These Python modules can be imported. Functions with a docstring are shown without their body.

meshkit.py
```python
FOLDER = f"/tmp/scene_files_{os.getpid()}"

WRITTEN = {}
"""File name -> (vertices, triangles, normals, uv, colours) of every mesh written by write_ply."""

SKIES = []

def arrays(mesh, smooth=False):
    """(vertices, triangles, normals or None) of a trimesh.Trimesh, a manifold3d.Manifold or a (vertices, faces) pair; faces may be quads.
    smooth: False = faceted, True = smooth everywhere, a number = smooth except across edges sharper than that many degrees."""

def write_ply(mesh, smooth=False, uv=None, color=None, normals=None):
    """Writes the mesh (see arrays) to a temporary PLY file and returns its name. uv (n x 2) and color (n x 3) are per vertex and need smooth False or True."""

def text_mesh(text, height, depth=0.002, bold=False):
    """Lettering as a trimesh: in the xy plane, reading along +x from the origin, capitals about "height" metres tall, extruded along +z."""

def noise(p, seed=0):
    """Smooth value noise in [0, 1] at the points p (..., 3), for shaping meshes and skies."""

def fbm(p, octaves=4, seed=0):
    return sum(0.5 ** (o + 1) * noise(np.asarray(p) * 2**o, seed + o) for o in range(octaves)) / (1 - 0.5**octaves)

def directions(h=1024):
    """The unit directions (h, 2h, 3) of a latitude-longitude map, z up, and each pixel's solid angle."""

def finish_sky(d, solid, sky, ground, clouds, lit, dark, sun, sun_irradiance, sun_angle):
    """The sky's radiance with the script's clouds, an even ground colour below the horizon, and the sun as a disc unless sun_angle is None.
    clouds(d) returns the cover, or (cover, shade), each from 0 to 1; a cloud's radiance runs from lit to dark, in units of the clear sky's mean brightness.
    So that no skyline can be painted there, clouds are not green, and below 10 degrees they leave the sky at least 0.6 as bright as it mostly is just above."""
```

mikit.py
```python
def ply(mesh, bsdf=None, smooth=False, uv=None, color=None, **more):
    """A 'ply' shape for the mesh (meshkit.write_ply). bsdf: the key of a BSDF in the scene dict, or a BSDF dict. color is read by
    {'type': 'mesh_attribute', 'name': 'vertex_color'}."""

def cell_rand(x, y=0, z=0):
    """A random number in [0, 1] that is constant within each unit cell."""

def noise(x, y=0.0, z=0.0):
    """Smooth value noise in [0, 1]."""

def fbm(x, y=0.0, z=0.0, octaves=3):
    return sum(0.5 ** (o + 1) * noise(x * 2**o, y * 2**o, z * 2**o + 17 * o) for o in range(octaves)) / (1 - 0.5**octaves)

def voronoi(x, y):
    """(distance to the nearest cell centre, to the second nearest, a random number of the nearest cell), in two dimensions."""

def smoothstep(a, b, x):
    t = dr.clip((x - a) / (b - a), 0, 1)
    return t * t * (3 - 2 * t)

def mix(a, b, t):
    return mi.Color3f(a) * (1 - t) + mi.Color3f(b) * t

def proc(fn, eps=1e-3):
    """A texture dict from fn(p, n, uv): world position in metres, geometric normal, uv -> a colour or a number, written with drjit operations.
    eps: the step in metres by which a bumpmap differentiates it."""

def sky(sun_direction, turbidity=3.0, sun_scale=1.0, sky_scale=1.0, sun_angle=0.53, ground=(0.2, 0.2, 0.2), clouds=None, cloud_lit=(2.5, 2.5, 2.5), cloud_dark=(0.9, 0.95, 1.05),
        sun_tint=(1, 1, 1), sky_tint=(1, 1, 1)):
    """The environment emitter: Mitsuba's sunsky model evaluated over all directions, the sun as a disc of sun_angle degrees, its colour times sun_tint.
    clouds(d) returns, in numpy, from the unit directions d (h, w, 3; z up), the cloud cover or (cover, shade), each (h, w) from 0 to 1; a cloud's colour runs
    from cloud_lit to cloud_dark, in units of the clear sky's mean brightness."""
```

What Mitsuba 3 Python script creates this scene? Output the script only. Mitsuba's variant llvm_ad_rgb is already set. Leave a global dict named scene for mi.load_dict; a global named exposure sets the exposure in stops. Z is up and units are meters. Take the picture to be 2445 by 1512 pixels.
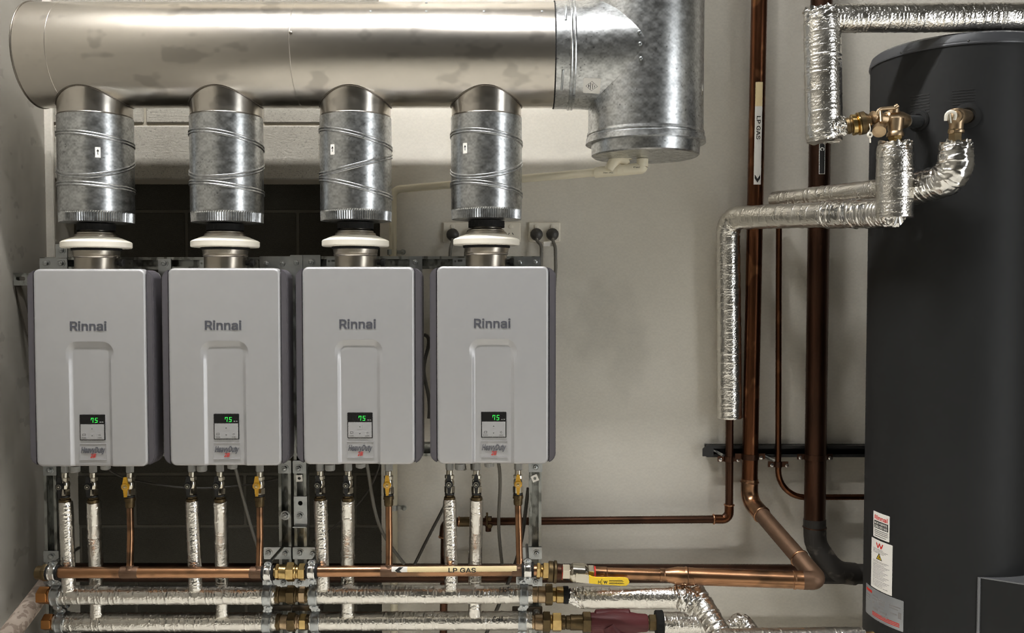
import math, numpy as np, trimesh, mitsuba as mi, drjit as dr, mikit, meshkit
from shapely.geometry import Polygon, Point, box as sbox
from shapely import affinity
from mikit import proc, noise, fbm, voronoi, smoothstep, mix, cell_rand

# ---------------------------------------------------------------- camera, lights, exposure
T = mi.ScalarTransform4f
F = 1222.5 / math.tan(math.radians(30))      # focal length in pixels of the 2445 px wide frame
CY, CZ, PITCH = -3.12, 1.45, math.radians(2.05)
cp, sp = math.cos(PITCH), math.sin(PITCH)
scene, labels, used = {}, {}, {}
scene['camera'] = {'type': 'perspective', 'fov': 60.0, 'fov_axis': 'x', 'near_clip': 0.05, 'far_clip': 50.0,
                   'to_world': T().look_at(origin=[0, CY, CZ], target=[0, CY + cp, CZ - sp], up=[0, 0, 1])}
exposure = 2.28
CEIL = 4.02
# ceiling battens: centre x, y, length, radiance
BATTENS = [(-.75, -1.31, 1.65, 57.0), (0.45, -2.1, 1.5, 8.0)]
# daylit frosted panes in the unseen walls: wall, from, to, low, high, radiance
WINDOWS = [('right', -3.2, -2.0, .05, 2.9, .80)]
DAY = np.array([.97, 1.0, 1.02])
WARM = np.array([1.0, 0.995, 0.975])


def P(px, py, Y):
    """The point of the plane y = Y that stands at this pixel of the photograph."""
    u, v = (px - 1222.5) / F, (756 - py) / F
    t = (Y - CY) / (cp + v * sp)
    return np.array([u * t, Y, CZ + t * (v * cp - sp)])


def S(n, Y):
    return n * (Y - CY) / F


# ---------------------------------------------------------------- mesh helpers
cat = trimesh.util.concatenate


def unit(v):
    v = np.asarray(v, float)
    return v / np.linalg.norm(v)


def basis(d):
    d = unit(d)
    a = np.cross([0, 1, 0], d) if abs(d[1]) < 0.9 else np.cross([0, 0, 1], d)
    a = unit(a)
    return a, np.cross(d, a)


def skin(rings, closed_a=True, closed_b=True):
    """Rings (m, n, 3), each turning counter-clockwise about the way they run."""
    rings = np.asarray(rings)
    m, n = rings.shape[:2]
    v = rings.reshape(-1, 3)
    i, j = np.meshgrid(np.arange(m - 1), np.arange(n), indexing='ij')
    a, b = i * n + j, i * n + (j + 1) % n
    c, d = b + n, a + n
    f = [np.stack([a, b, c], -1).reshape(-1, 3), np.stack([a, c, d], -1).reshape(-1, 3)]
    k, jj = np.arange(n), (np.arange(n) + 1) % n
    extra = []
    if closed_a:
        extra.append(rings[0].mean(0)); f.append(np.stack([jj, k, np.full(n, len(v))], -1))
    if closed_b:
        extra.append(rings[-1].mean(0)); f.append(np.stack([k + (m - 1) * n, jj + (m - 1) * n, np.full(n, len(v) + len(extra) - 1)], -1))
    if extra:
        v = np.vstack([v, extra])
    return trimesh.Trimesh(v, np.vstack(f), process=False)


def rev(p0, d, prof, n=32, caps=True, turn=0.0):
    """A turned shape: prof is (distance along d, radius)."""
    a, b = basis(d)
    d = unit(d)
    th = np.arange(n) / n * 2 * np.pi + turn
    e = np.cos(th)[:, None] * a + np.sin(th)[:, None] * b
    return skin([np.asarray(p0) + d * t + e * max(r, 1e-5) for t, r in prof], caps, caps)


def rod(p0, p1, r, n=24, bev=0.0):
    L = np.linalg.norm(np.subtract(p1, p0))
    prof = [(0, r), (L, r)] if not bev else [(0, r - bev), (bev, r), (L - bev, r), (L, r - bev)]
    return rev(p0, np.subtract(p1, p0), prof, n)


def fillet(pts, bend, seg=math.radians(9)):
    pts = [np.asarray(p, float) for p in pts]
    out = [pts[0]]
    for k in range(1, len(pts) - 1):
        a, b = unit(pts[k - 1] - pts[k]), unit(pts[k + 1] - pts[k])
        ang = math.acos(np.clip(-(a @ b), -1, 1))
        if bend <= 0 or ang < 0.05:
            out.append(pts[k]); continue
        cut = min(bend * math.tan(ang / 2), 0.49 * np.linalg.norm(pts[k - 1] - pts[k]), 0.49 * np.linalg.norm(pts[k + 1] - pts[k]))
        r = cut / math.tan(ang / 2)
        c = pts[k] + unit(a + b) * (r / math.cos(ang / 2))
        s, e = pts[k] + a * cut - c, pts[k] + b * cut - c
        m = max(2, int(ang / seg))
        for q in range(m + 1):
            w = q / m
            out.append(c + (math.sin((1 - w) * ang) * s + math.sin(w * ang) * e) / math.sin(ang))
    out.append(pts[-1])
    return np.array(out)


def dense(path, step):
    out = [path[0]]
    for a, b in zip(path[:-1], path[1:]):
        m = max(1, int(round(np.linalg.norm(b - a) / step)))
        out += [a + (b - a) * (q + 1) / m for q in range(m)]
    return np.array(out)


def frames(path):
    t = np.gradient(path, axis=0)
    t /= np.linalg.norm(t, axis=1, keepdims=True)
    a, _ = basis(t[0])
    A = []
    for d in t:
        a = unit(a - d * (a @ d))
        A.append(a)
    A = np.array(A)
    return t, A, np.cross(t, A)


def tube(pts, R, n=20, bend=0.0, caps=True, step=None):
    path = fillet(pts, bend) if len(pts) > 2 else np.array([np.asarray(p, float) for p in pts])
    if step:
        path = dense(path, step)
    t, A, B = frames(path)
    th = np.arange(n) / n * 2 * np.pi
    s = np.concatenate([[0], np.cumsum(np.linalg.norm(np.diff(path, axis=0), axis=1))])
    r = np.array([R(x, s[-1]) for x in s]) if callable(R) else np.full(len(path), R)
    rings = path[:, None] + r[:, None, None] * (np.cos(th)[None, :, None] * A[:, None] + np.sin(th)[None, :, None] * B[:, None])
    return skin(rings, caps, caps)


def foil(pts, R, seed, bend=0.0, n=44, amp=0.0011, step=0.0022, pitch=0.011, taper=None, rough_a=0, rough_b=0, crease=1.0, ring_span=1.0):
    """A foil sleeve: hoop creases, long seams and crumpled ends."""
    path = dense(fillet(pts, bend) if len(pts) > 2 else np.array([np.asarray(p, float) for p in pts]), step)
    t, A, B = frames(path)
    s = np.concatenate([[0], np.cumsum(np.linalg.norm(np.diff(path, axis=0), axis=1))])
    L = s[-1]
    th = np.arange(n) / n * 2 * np.pi
    sg, tg = np.meshgrid(s, th, indexing='ij')
    q = lambda f, g, o: meshkit.noise(np.stack([sg * f + o, np.cos(tg) * g + 7 + o, np.sin(tg) * g + 3], -1), seed)
    rng = np.random.default_rng(seed)
    hoop, at_ = np.zeros_like(sg), .004
    while at_ < L:
        k0, k1 = np.searchsorted(s, (at_ - .009, at_ + .009))
        if rng.random() < .85 and k1 > k0:
            c0, hw_, lean = rng.uniform(0, 2 * np.pi), rng.uniform(.5, 2.6) * ring_span, rng.normal(0, .0016)
            da = np.angle(np.exp(1j * (tg[k0:k1] - c0)))
            w_ = rng.uniform(.0016, .0026)
            hoop[k0:k1] += rng.uniform(.4, 1.3) * np.exp(-((sg[k0:k1] - at_ - lean * da) / w_) ** 2) * np.clip((hw_ - np.abs(da)) / .35, 0, 1)
        at_ += pitch * rng.uniform(.45, 1.25)
    hoop = np.minimum(hoop, 1.6) * crease
    soft = q(60, 1.6, 31.) - .5
    fine = q(260, 6, 57.) - .5
    curv = np.abs(np.gradient(np.unwrap(np.arctan2(t[:, 2], t[:, 0] + 1e-9)))) + np.abs(np.gradient(t[:, 1]))
    kink = np.convolve(np.clip(curv / .06, 0, 1), np.ones(9) / 9, 'same')[:, None]
    end = np.zeros_like(sg)
    if rough_a: end += rough_a * np.exp(-sg / .022)
    if rough_b: end += rough_b * np.exp(-(L - sg) / .022)
    big = np.abs(q(110, 2.6, 91.) - .5) * 2
    d = amp * (hoop * .9 + soft * 1.2 + fine * .5) - (end + kink * .9) * amp * 4.5 * (big - .35) - end * amp * 2
    seam = np.exp(-((tg - 2.2 - .2 * np.sin(sg * 9)) / .06) ** 2) * amp * .9
    r = (R if taper is None else R * (1 + (taper - 1) * s / L)[:, None]) + d + seam
    rings = path[:, None] + r[..., None] * (np.cos(th)[None, :, None] * A[:, None] + np.sin(th)[None, :, None] * B[:, None])
    if rough_a: rings[0] += (meshkit.noise(rings[0] * 130, seed)[:, None] - .5) * t[0] * .012 * rough_a
    if rough_b: rings[-1] += (meshkit.noise(rings[-1] * 130, seed)[:, None] - .5) * t[-1] * .012 * rough_b
    return skin(rings)


def block(cx, cy, cz, sx, sy, sz, bev=0.0):
    """A box with bevelled edges."""
    if bev <= 0:
        m = trimesh.creation.box((sx, sy, sz)); m.apply_translation((cx, cy, cz)); return m
    h = np.array([sx, sy, sz]) / 2
    pts = []
    for k in range(3):
        g = h - bev; g[k] = h[k]
        pts += [[a * g[0], b * g[1], c * g[2]] for a in (-1, 1) for b in (-1, 1) for c in (-1, 1)]
    m = trimesh.convex.convex_hull(np.array(pts)); m.apply_translation((cx, cy, cz)); return m


def span(x0, x1, y0, y1, z0, z1, bev=0.0):
    return block((x0 + x1) / 2, (y0 + y1) / 2, (z0 + z1) / 2, abs(x1 - x0), abs(y1 - y0), abs(z1 - z0), bev)


def rrect(x0, z0, x1, z1, r, q=6):
    return sbox(x0 + r, z0 + r, x1 - r, z1 - r).buffer(r, quad_segs=q)


def plate(poly, yf, thick):
    """A polygon in x, z extruded backwards (+y) from y = yf."""
    m = cat([trimesh.creation.extrude_polygon(g, thick, engine='earcut') for g in getattr(poly, 'geoms', [poly])])
    v = m.vertices
    m.vertices = np.stack([v[:, 0], yf + thick - v[:, 2], v[:, 1]], -1)
    return m


def pxrect(x0, y0, x1, y1, Y):
    a, b = P(x0, y1, Y), P(x1, y0, Y)
    return a[0], a[2], b[0], b[2]


def text(s, h, depth=0.0012, bold=False, width=None, shear=0.0):
    m = meshkit.text_mesh(s, h, depth, bold)
    if width:
        w = m.vertices[:, 0].max() - m.vertices[:, 0].min()
        m.vertices[:, 0] = (m.vertices[:, 0] - m.vertices[:, 0].min()) * width / w
    if shear:
        m.vertices[:, 0] += shear * m.vertices[:, 1]
    return m


def face(m, x, y, z):
    """Lettering made in the xy plane set upright at (x, y, z), facing -y."""
    v = m.vertices
    m.vertices = np.stack([x + v[:, 0], y - v[:, 2], z + v[:, 1]], -1)
    return m


def wrap(m, c, d, R, turn=0.0, up=None):
    """Lettering laid on a cylinder (point c, axis d): its x runs along d, its y round the cylinder, centred on the side that looks to 'up'."""
    d = unit(d)
    e = np.array([0, -1, 0.]) if up is None else np.asarray(up, float)
    e = unit(e - d * (e @ d))
    g = np.cross(e, d)
    v, f = trimesh.remesh.subdivide_to_size(m.vertices, m.faces, max(R * .22, .0022))
    m = trimesh.Trimesh(v, f, process=False)
    a = v[:, 1] / R + turn
    r = R + v[:, 2]
    m.vertices = np.asarray(c) + v[:, :1] * d + r[:, None] * (np.cos(a)[:, None] * e + np.sin(a)[:, None] * g)
    return m


def ring(c, d, R, r, n=40, k=8):
    a, b = basis(d)
    th = np.arange(n + 1) / n * 2 * np.pi
    path = np.asarray(c) + R * (np.cos(th)[:, None] * a + np.sin(th)[:, None] * b)
    d = unit(d)
    ph = np.arange(k) / k * 2 * np.pi
    e = (path - c) / R
    return skin(path[:, None] + r * (np.cos(ph)[None, :, None] * e[:, None] + np.sin(ph)[None, :, None] * -d), False, False)


def hexnut(p0, d, af, L, bev=0.0015, turn=0.0):
    r = af / 2 / math.cos(math.pi / 6)
    return rev(p0, d, [(0, r - bev), (bev, r), (L - bev, r), (L, r - bev)], 6, turn=turn)


def hexbolt(p, d, af=0.016, washer=True):
    """A hex bolt head with a washer, standing on the point p and looking along d."""
    d = unit(d)
    parts = [rev(p, d, [(-.001, af * .82), (.0018, af * .82), (.002, af * .78)], 20)] if washer else []
    parts += [hexnut(np.asarray(p) + d * .0018, d, af, .008, turn=.3), rev(np.asarray(p) + d * .0095, d, [(0, af * .36), (.001, af * .3), (.0018, af * .1)], 14)]
    return cat(parts)


# ---------------------------------------------------------------- names and labels
def uniq(name):
    k = used.get(name, 0)
    used[name] = k + 1
    return name if k == 0 else f'{name}_{k:03d}'


def thing(name, label, category, group=None):
    key = uniq(name)
    labels[key] = {'label': label, 'category': category}
    if group: labels[key]['group'] = group
    return key


def part(parent, name, mesh, mat, smooth=35, label=None):
    key = uniq(f'{parent}__{name}')
    scene[key] = mesh if isinstance(mesh, dict) else mikit.ply(mesh, mat, smooth)
    if label: labels[key] = {'label': label}
    return key


def solo(name, mesh, mat, label, category, group=None, smooth=35):
    key = thing(name, label, category, group)
    scene[key] = mikit.ply(mesh, mat, smooth)
    return key


def struct(name, mesh, mat, label=None, smooth=False):
    key = uniq(name)
    scene[key] = mikit.ply(mesh, mat, smooth)
    labels[key] = {'kind': 'structure'}
    if label: labels[key]['label'] = label
    return key


# ---------------------------------------------------------------- materials
def c(r, g, b):
    return [(x / 255 / 12.92 if x < 10.3 else ((x / 255 + .055) / 1.055) ** 2.4) for x in (r, g, b)]


def mat(name, col, rough=0.5, metal=0.0, spec=0.5, bump=None, bscale=0.0, eps=1e-3, coat=0.0):
    tex = (lambda v: proc(v, eps) if callable(v) else ({'type': 'rgb', 'value': list(map(float, v))} if isinstance(v, (list, tuple, np.ndarray)) else float(v)))
    b = {'type': 'principled', 'base_color': tex(col), 'roughness': tex(rough), 'metallic': float(metal), 'specular': float(spec)}
    if coat: b['clearcoat'] = coat; b['clearcoat_gloss'] = .9
    if bump is not None:
        b = {'type': 'bumpmap', 'arbitrary': proc(bump, eps), 'scale': float(bscale), 'bsdf': b}
    scene[name] = {'type': 'twosided', 'bsdf': b}


def plaster(p, n, uv):
    a = fbm(p.x * 1.7, p.y * 1.7, p.z * 1.7, 4)
    s = smoothstep(.62, .8, fbm(p.x * 5 + 9, p.y * 5, p.z * 3.1, 4))
    g = fbm(p.x * 160, p.y * 160, p.z * 160, 2)
    return mix(c(207, 202, 192), c(192, 187, 176), a) * (1 - .10 * s) * (.95 + .1 * g)


def concrete_wall(p, n, uv):
    a = fbm(p.x * 2.4 + 3, p.y * 2.4, p.z * 2.4, 5)
    s = smoothstep(.55, .75, fbm(p.x * 7, p.y * 7 + 2, p.z * 2.2, 4))
    d = smoothstep(.66, .72, fbm(p.x * 20, p.y * 20 + 2, p.z * 16, 3))
    return mix(c(154, 150, 142), c(122, 118, 110), a) * (1 - .16 * s) * (1 - .14 * d)


def blockwork(p, n, uv):
    a = fbm(p.x * 5, p.y * 5, p.z * 5, 4)
    g = noise(p.x * 330, p.y * 330, p.z * 330)
    pit = smoothstep(.74, .9, noise(p.x * 150, p.y * 150, p.z * 150))
    return mix(c(158, 154, 145), c(134, 130, 121), a) * (.84 + .28 * g) * (1 - .22 * pit)


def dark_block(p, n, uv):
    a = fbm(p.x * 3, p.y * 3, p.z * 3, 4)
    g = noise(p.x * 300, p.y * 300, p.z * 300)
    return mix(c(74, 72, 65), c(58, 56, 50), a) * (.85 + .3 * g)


grain = lambda p, n, uv: fbm(p.x * 220, p.y * 220, p.z * 220, 2)


def steel_col(p, n, uv):
    a = fbm(p.x * 2.2, p.y * 9, p.z * 9, 4)
    b = smoothstep(.6, .72, fbm(p.x * 14, p.y * 17 + 4, p.z * 17, 3))
    return mix(c(214, 208, 200), c(188, 182, 173), a) * (1 - .22 * b)


def steel_rough(p, n, uv):
    a = fbm(p.x * 3, p.y * 11, p.z * 11, 3)
    return .18 + .12 * a


def spangle(p, n, uv):
    q = fbm(p.x * 70, p.y * 70, p.z * 70, 2)
    w = noise(p.x * 190, p.y * 190, p.z * 190)
    big = fbm(p.x * 9, p.y * 9, p.z * 9, 3)
    pit = smoothstep(.72, .80, fbm(p.x * 130, p.y * 130 + 5, p.z * 130, 2)) * smoothstep(.45, .7, big)
    return mix(c(164, 166, 167), c(212, 214, 215), smoothstep(.15, .85, q * .6 + w * .4)) * (1 - .5 * pit)


def spangle_rough(p, n, uv):
    return .22 + .16 * fbm(p.x * 70 + 3, p.y * 70, p.z * 70, 2)


def copper_new(p, n, uv):
    a = fbm(p.x * 14, p.y * 30, p.z * 30, 4)
    b = smoothstep(.48, .7, fbm(p.x * 13 + 5, p.y * 26, p.z * 20, 3))
    return mix(mix(c(194, 148, 112), c(158, 114, 84), a), c(116, 90, 70), b * .9)


def copper_brown(p, n, uv):
    a = fbm(p.x * 40, p.y * 40, p.z * 7, 4)
    b = smoothstep(.6, .72, fbm(p.x * 26, p.y * 26 + 3, p.z * 12, 3))
    return mix(mix(c(116, 74, 50), c(74, 48, 34), a), c(172, 122, 84), b * .35)


def copper_sooty(p, n, uv):
    a = fbm(p.x * 30, p.y * 30, p.z * 30, 4)
    return mix(c(92, 70, 54), c(126, 100, 82), a)


def copper_dark(p, n, uv):
    a = fbm(p.x * 30, p.y * 30, p.z * 6, 4)
    return mix(c(84, 56, 42), c(50, 36, 28), a)


def soot_black(p, n, uv):
    a = fbm(p.x * 28, p.y * 28, p.z * 28, 4)
    return mix(c(34, 31, 28), c(80, 74, 67), smoothstep(.55, .8, a))


def brass_dull(p, n, uv):
    a = fbm(p.x * 60, p.y * 60, p.z * 60, 3)
    return mix(c(112, 94, 66), c(76, 66, 48), a)


def brass_bright(p, n, uv):
    a = fbm(p.x * 50, p.y * 50, p.z * 50, 3)
    return mix(c(214, 186, 128), c(170, 142, 92), a)


def bronze(p, n, uv):
    a = fbm(p.x * 60, p.y * 60, p.z * 60, 3)
    return mix(c(202, 178, 146), c(156, 132, 104), a)


def foil_col(p, n, uv):
    a = fbm(p.x * 50, p.y * 50, p.z * 50, 3)
    return mix(c(240, 237, 230), c(216, 212, 205), a)


def foil_rough(p, n, uv):
    return .13 + .2 * fbm(p.x * 36 + 2, p.y * 36, p.z * 36, 2)


def scrim(p, n, uv):
    return fbm(p.x * 240, p.y * 240, p.z * 240, 2)


def rust_pipe(p, n, uv):
    a = fbm(p.x * 16, p.y * 16, p.z * 16, 4)
    b = smoothstep(.5, .6, fbm(p.x * 60, p.y * 60, p.z * 60, 3))
    return mix(mix(c(158, 146, 134), c(116, 104, 94), a), c(92, 76, 66), b * .6)


def zinc(p, n, uv):
    a = fbm(p.x * 40, p.y * 40, p.z * 40, 3)
    return mix(c(196, 199, 200), c(160, 164, 166), a)


def strut_col(p, n, uv):
    a = smoothstep(.45, .65, fbm(p.x * 60, p.y * 60, p.z * 24, 4))
    return mix(c(168, 170, 166), c(112, 113, 108), a)


def brushed(p, n, uv):
    return .36 + .05 * noise(p.x * 14, 0, p.z * 420)


def enamel(p, n, uv):
    a = fbm(p.x * 4, p.y * 4, p.z * 2.4, 4)
    return mix(c(27, 28, 28), c(36, 36, 37), a)


mat('m_plaster', plaster, .75, spec=.25, bump=grain, bscale=.0006)
mat('m_concrete', concrete_wall, .8, spec=.25, bump=grain, bscale=.001)
mat('m_block', blockwork, .9, spec=.2, bump=grain, bscale=.0018)
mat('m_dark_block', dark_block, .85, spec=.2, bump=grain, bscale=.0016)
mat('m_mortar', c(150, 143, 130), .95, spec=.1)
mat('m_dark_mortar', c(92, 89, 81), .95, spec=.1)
mat('m_floor', c(226, 222, 212), .6, spec=.4)
mat('m_ceiling', c(96, 95, 92), .9, spec=.1)
mat('m_far_wall', c(104, 102, 97), .8, spec=.2)
mat('m_steel', steel_col, steel_rough, 1.0)
mat('m_steel_dark', c(120, 114, 106), .4, 1.0)
mat('m_spigot', c(178, 170, 158), .3, 1.0)
mat('m_galv', spangle, spangle_rough, 1.0)
mat('m_copper', copper_new, .28, 1.0)
mat('m_copper_brown', copper_brown, .30, 1.0)
mat('m_copper_sooty', copper_sooty, .5, .8)
mat('m_copper_dark', copper_dark, .36, .9)
mat('m_soot', soot_black, .6, .3)
mat('m_brass', brass_bright, .22, 1.0)
mat('m_cap', c(184, 130, 80), .3, 1.0)
mat('m_brass_dull', brass_dull, .42, .9)
mat('m_bronze', bronze, .36, 1.0)
mat('m_foil', foil_col, foil_rough, 1.0, bump=scrim, bscale=.0012)
mat('m_tape', c(228, 226, 222), .14, 1.0)
mat('m_zinc', zinc, .3, 1.0)
mat('m_strut', strut_col, .38, .9)
mat('m_chrome', c(206, 200, 186), .16, 1.0)
mat('m_silver', c(180, 179, 180), brushed, .45, .5)
mat('m_silver_dark', c(112, 112, 113), .35, .75)
mat('m_casing', c(84, 81, 86), .42, .2)
mat('m_body', c(150, 149, 145), .5)
mat('m_black', c(22, 22, 22), .5)
mat('m_rubber', c(16, 16, 16), .75, spec=.3)
mat('m_screen', c(6, 6, 7), .35)
mat('m_ink', c(74, 75, 82), .45)
mat('m_black_ink', c(24, 24, 24), .55)
mat('m_red_ink', c(188, 42, 34), .5)
mat('m_label', c(226, 223, 217), .45)
mat('m_cream_label', c(226, 206, 160), .4)
mat('m_grey_label', c(148, 150, 154), .3, .5)
mat('m_text_grey', c(120, 118, 118), .5)
mat('m_yellow', c(232, 196, 44), .35)
mat('m_yellow_dark', c(206, 156, 40), .35)
mat('m_white', c(224, 218, 204), .4)
mat('m_pvc', c(206, 198, 176), .4)
mat('m_plug', c(54, 52, 48), .45)
mat('m_cable', c(104, 101, 94), .5)
mat('m_cable_dark', c(58, 55, 50), .5)
mat('m_enamel', enamel, .5, spec=.2)
mat('m_enamel_edge', c(66, 67, 70), .3, .2)
mat('m_rust', rust_pipe, .8, spec=.2)
mat('m_red', c(84, 32, 36), .55)
mat('m_flashing', c(120, 121, 124), .35, .6)
mat('m_fixture', c(230, 230, 228), .4)

# ---------------------------------------------------------------- the room
XL, XR, YF = P(112, 300, 0)[0], 2.7, -7.0
ox0, ox1 = P(126, 700, 0)[0], P(908, 700, 0)[0]
zl = P(500, 431, 0)[2]                       # underside of the block lintel
RB = 0.16                                   # depth of the recess behind the heaters
wall = Polygon([(XL, 0), (ox0, 0), (ox0, CEIL), (ox1, CEIL), (ox1, 0), (XR, 0), (XR, CEIL + .1), (XL, CEIL + .1)])
struct('wall_back', plate(wall, 0, RB), 'm_plaster', 'cream plastered back wall behind pipes and tank')
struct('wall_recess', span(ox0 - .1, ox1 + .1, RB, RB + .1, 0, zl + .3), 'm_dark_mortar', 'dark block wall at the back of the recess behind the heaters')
struct('wall_lintel', span(ox0, ox1, .007, RB, zl + .004, CEIL + .05), 'm_mortar', 'grey block lintel above the recess behind the flue ducts')
BH, BW = P(500, 297, 0)[2] - zl, .41
vblk = {}


def laid(x0, x1, z0, z1, yf, th, key, m, joint=.009):
    w, h = x1 - x0 - joint, z1 - z0 - joint
    if w < .03: return
    k = (round(w, 4), round(h, 4), m)
    if k not in vblk:
        vblk[k] = mikit.ply(block(0, 0, 0, w, th, h, .004), m, 30)
    part(key, 'block', {**vblk[k], 'to_world': T().translate([(x0 + x1) / 2, yf + th / 2, (z0 + z1) / 2])}, m)


jx = P(345, 280, 0)[0]
for k in range(6):
    x = jx - 4 * BW + (0 if k % 2 else BW / 2)
    while x < ox1:
        laid(max(x, ox0), min(x + BW, ox1), zl + k * BH, zl + (k + 1) * BH, 0, .05, 'wall_lintel', 'm_block')
        x += BW
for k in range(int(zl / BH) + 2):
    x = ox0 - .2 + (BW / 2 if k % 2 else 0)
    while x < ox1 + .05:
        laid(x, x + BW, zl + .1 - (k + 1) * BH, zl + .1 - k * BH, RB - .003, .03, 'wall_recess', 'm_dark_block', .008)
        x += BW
struct('wall_left', span(XL - .2, XL, YF, RB + .1, 0, CEIL + .1), 'm_concrete', 'stained grey concrete side wall at the left edge')
struct('wall_right', span(XR, XR + .2, YF, RB, 0, CEIL + .1), 'm_far_wall')
struct('wall_front', span(XL - .2, XR + .2, YF - .2, YF, 0, CEIL + .1), 'm_far_wall')
struct('floor', span(XL - .2, XR + .2, YF - .2, RB + .2, -.2, 0), 'm_floor')
struct('ceiling', span(XL - .2, XR + .2, YF - .2, RB + .2, CEIL, CEIL + .2), 'm_ceiling')
LBL = ['white batten light on the ceiling above the left flue end', 'white batten light on the ceiling in front of the vertical flue']
for (bx, by, bl, rad), lb in zip(BATTENS, LBL):
    t = thing('batten_light', lb, 'light', 'ceiling battens')
    part(t, 'housing', span(bx - bl / 2 - .02, bx + bl / 2 + .02, by - .05, by + .05, CEIL - .05, CEIL, .006), 'm_fixture')
    d = span(bx - bl / 2, bx + bl / 2, by - .042, by + .042, CEIL - .085, CEIL - .052, .012)
    scene[f'{t}__diffuser'] = {**mikit.ply(d, 'm_fixture'), 'emitter': {'type': 'area', 'radiance': {'type': 'rgb', 'value': (WARM * rad).tolist()}}}

for k, (side, q0, q1, z0, z1, rad) in enumerate(WINDOWS):
    key = f'window_{k + 1}'
    place = (lambda a, b, d0, d1, zz0, zz1: span(XR - d1, XR - d0, a, b, zz0, zz1)) if side == 'right' else (lambda a, b, d0, d1, zz0, zz1: span(a, b, YF + d0, YF + d1, zz0, zz1))
    scene[key] = mikit.ply(cat([place(a, b, 0, .05, c0, c1) for a, b, c0, c1 in ((q0 - .05, q0, z0 - .05, z1 + .05), (q1, q1 + .05, z0 - .05, z1 + .05), (q0, q1, z0 - .05, z0), (q0, q1, z1, z1 + .05))]), 'm_fixture')
    labels[key] = {'kind': 'structure', 'label': f'tall frosted daylit window in the {side} wall outside the picture'}
    for j in range(2):
        a, b = q0 + (q1 - q0) * j / 2, q0 + (q1 - q0) * (j + 1) / 2
        scene[f'{key}__pane' + (f'_{j:03d}' if j else '')] = {**mikit.ply(place(a + .015, b - .015, .005, .02, z0, z1), 'm_fixture'), 'emitter': {'type': 'area', 'radiance': {'type': 'rgb', 'value': (DAY * rad).tolist()}}}

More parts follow.
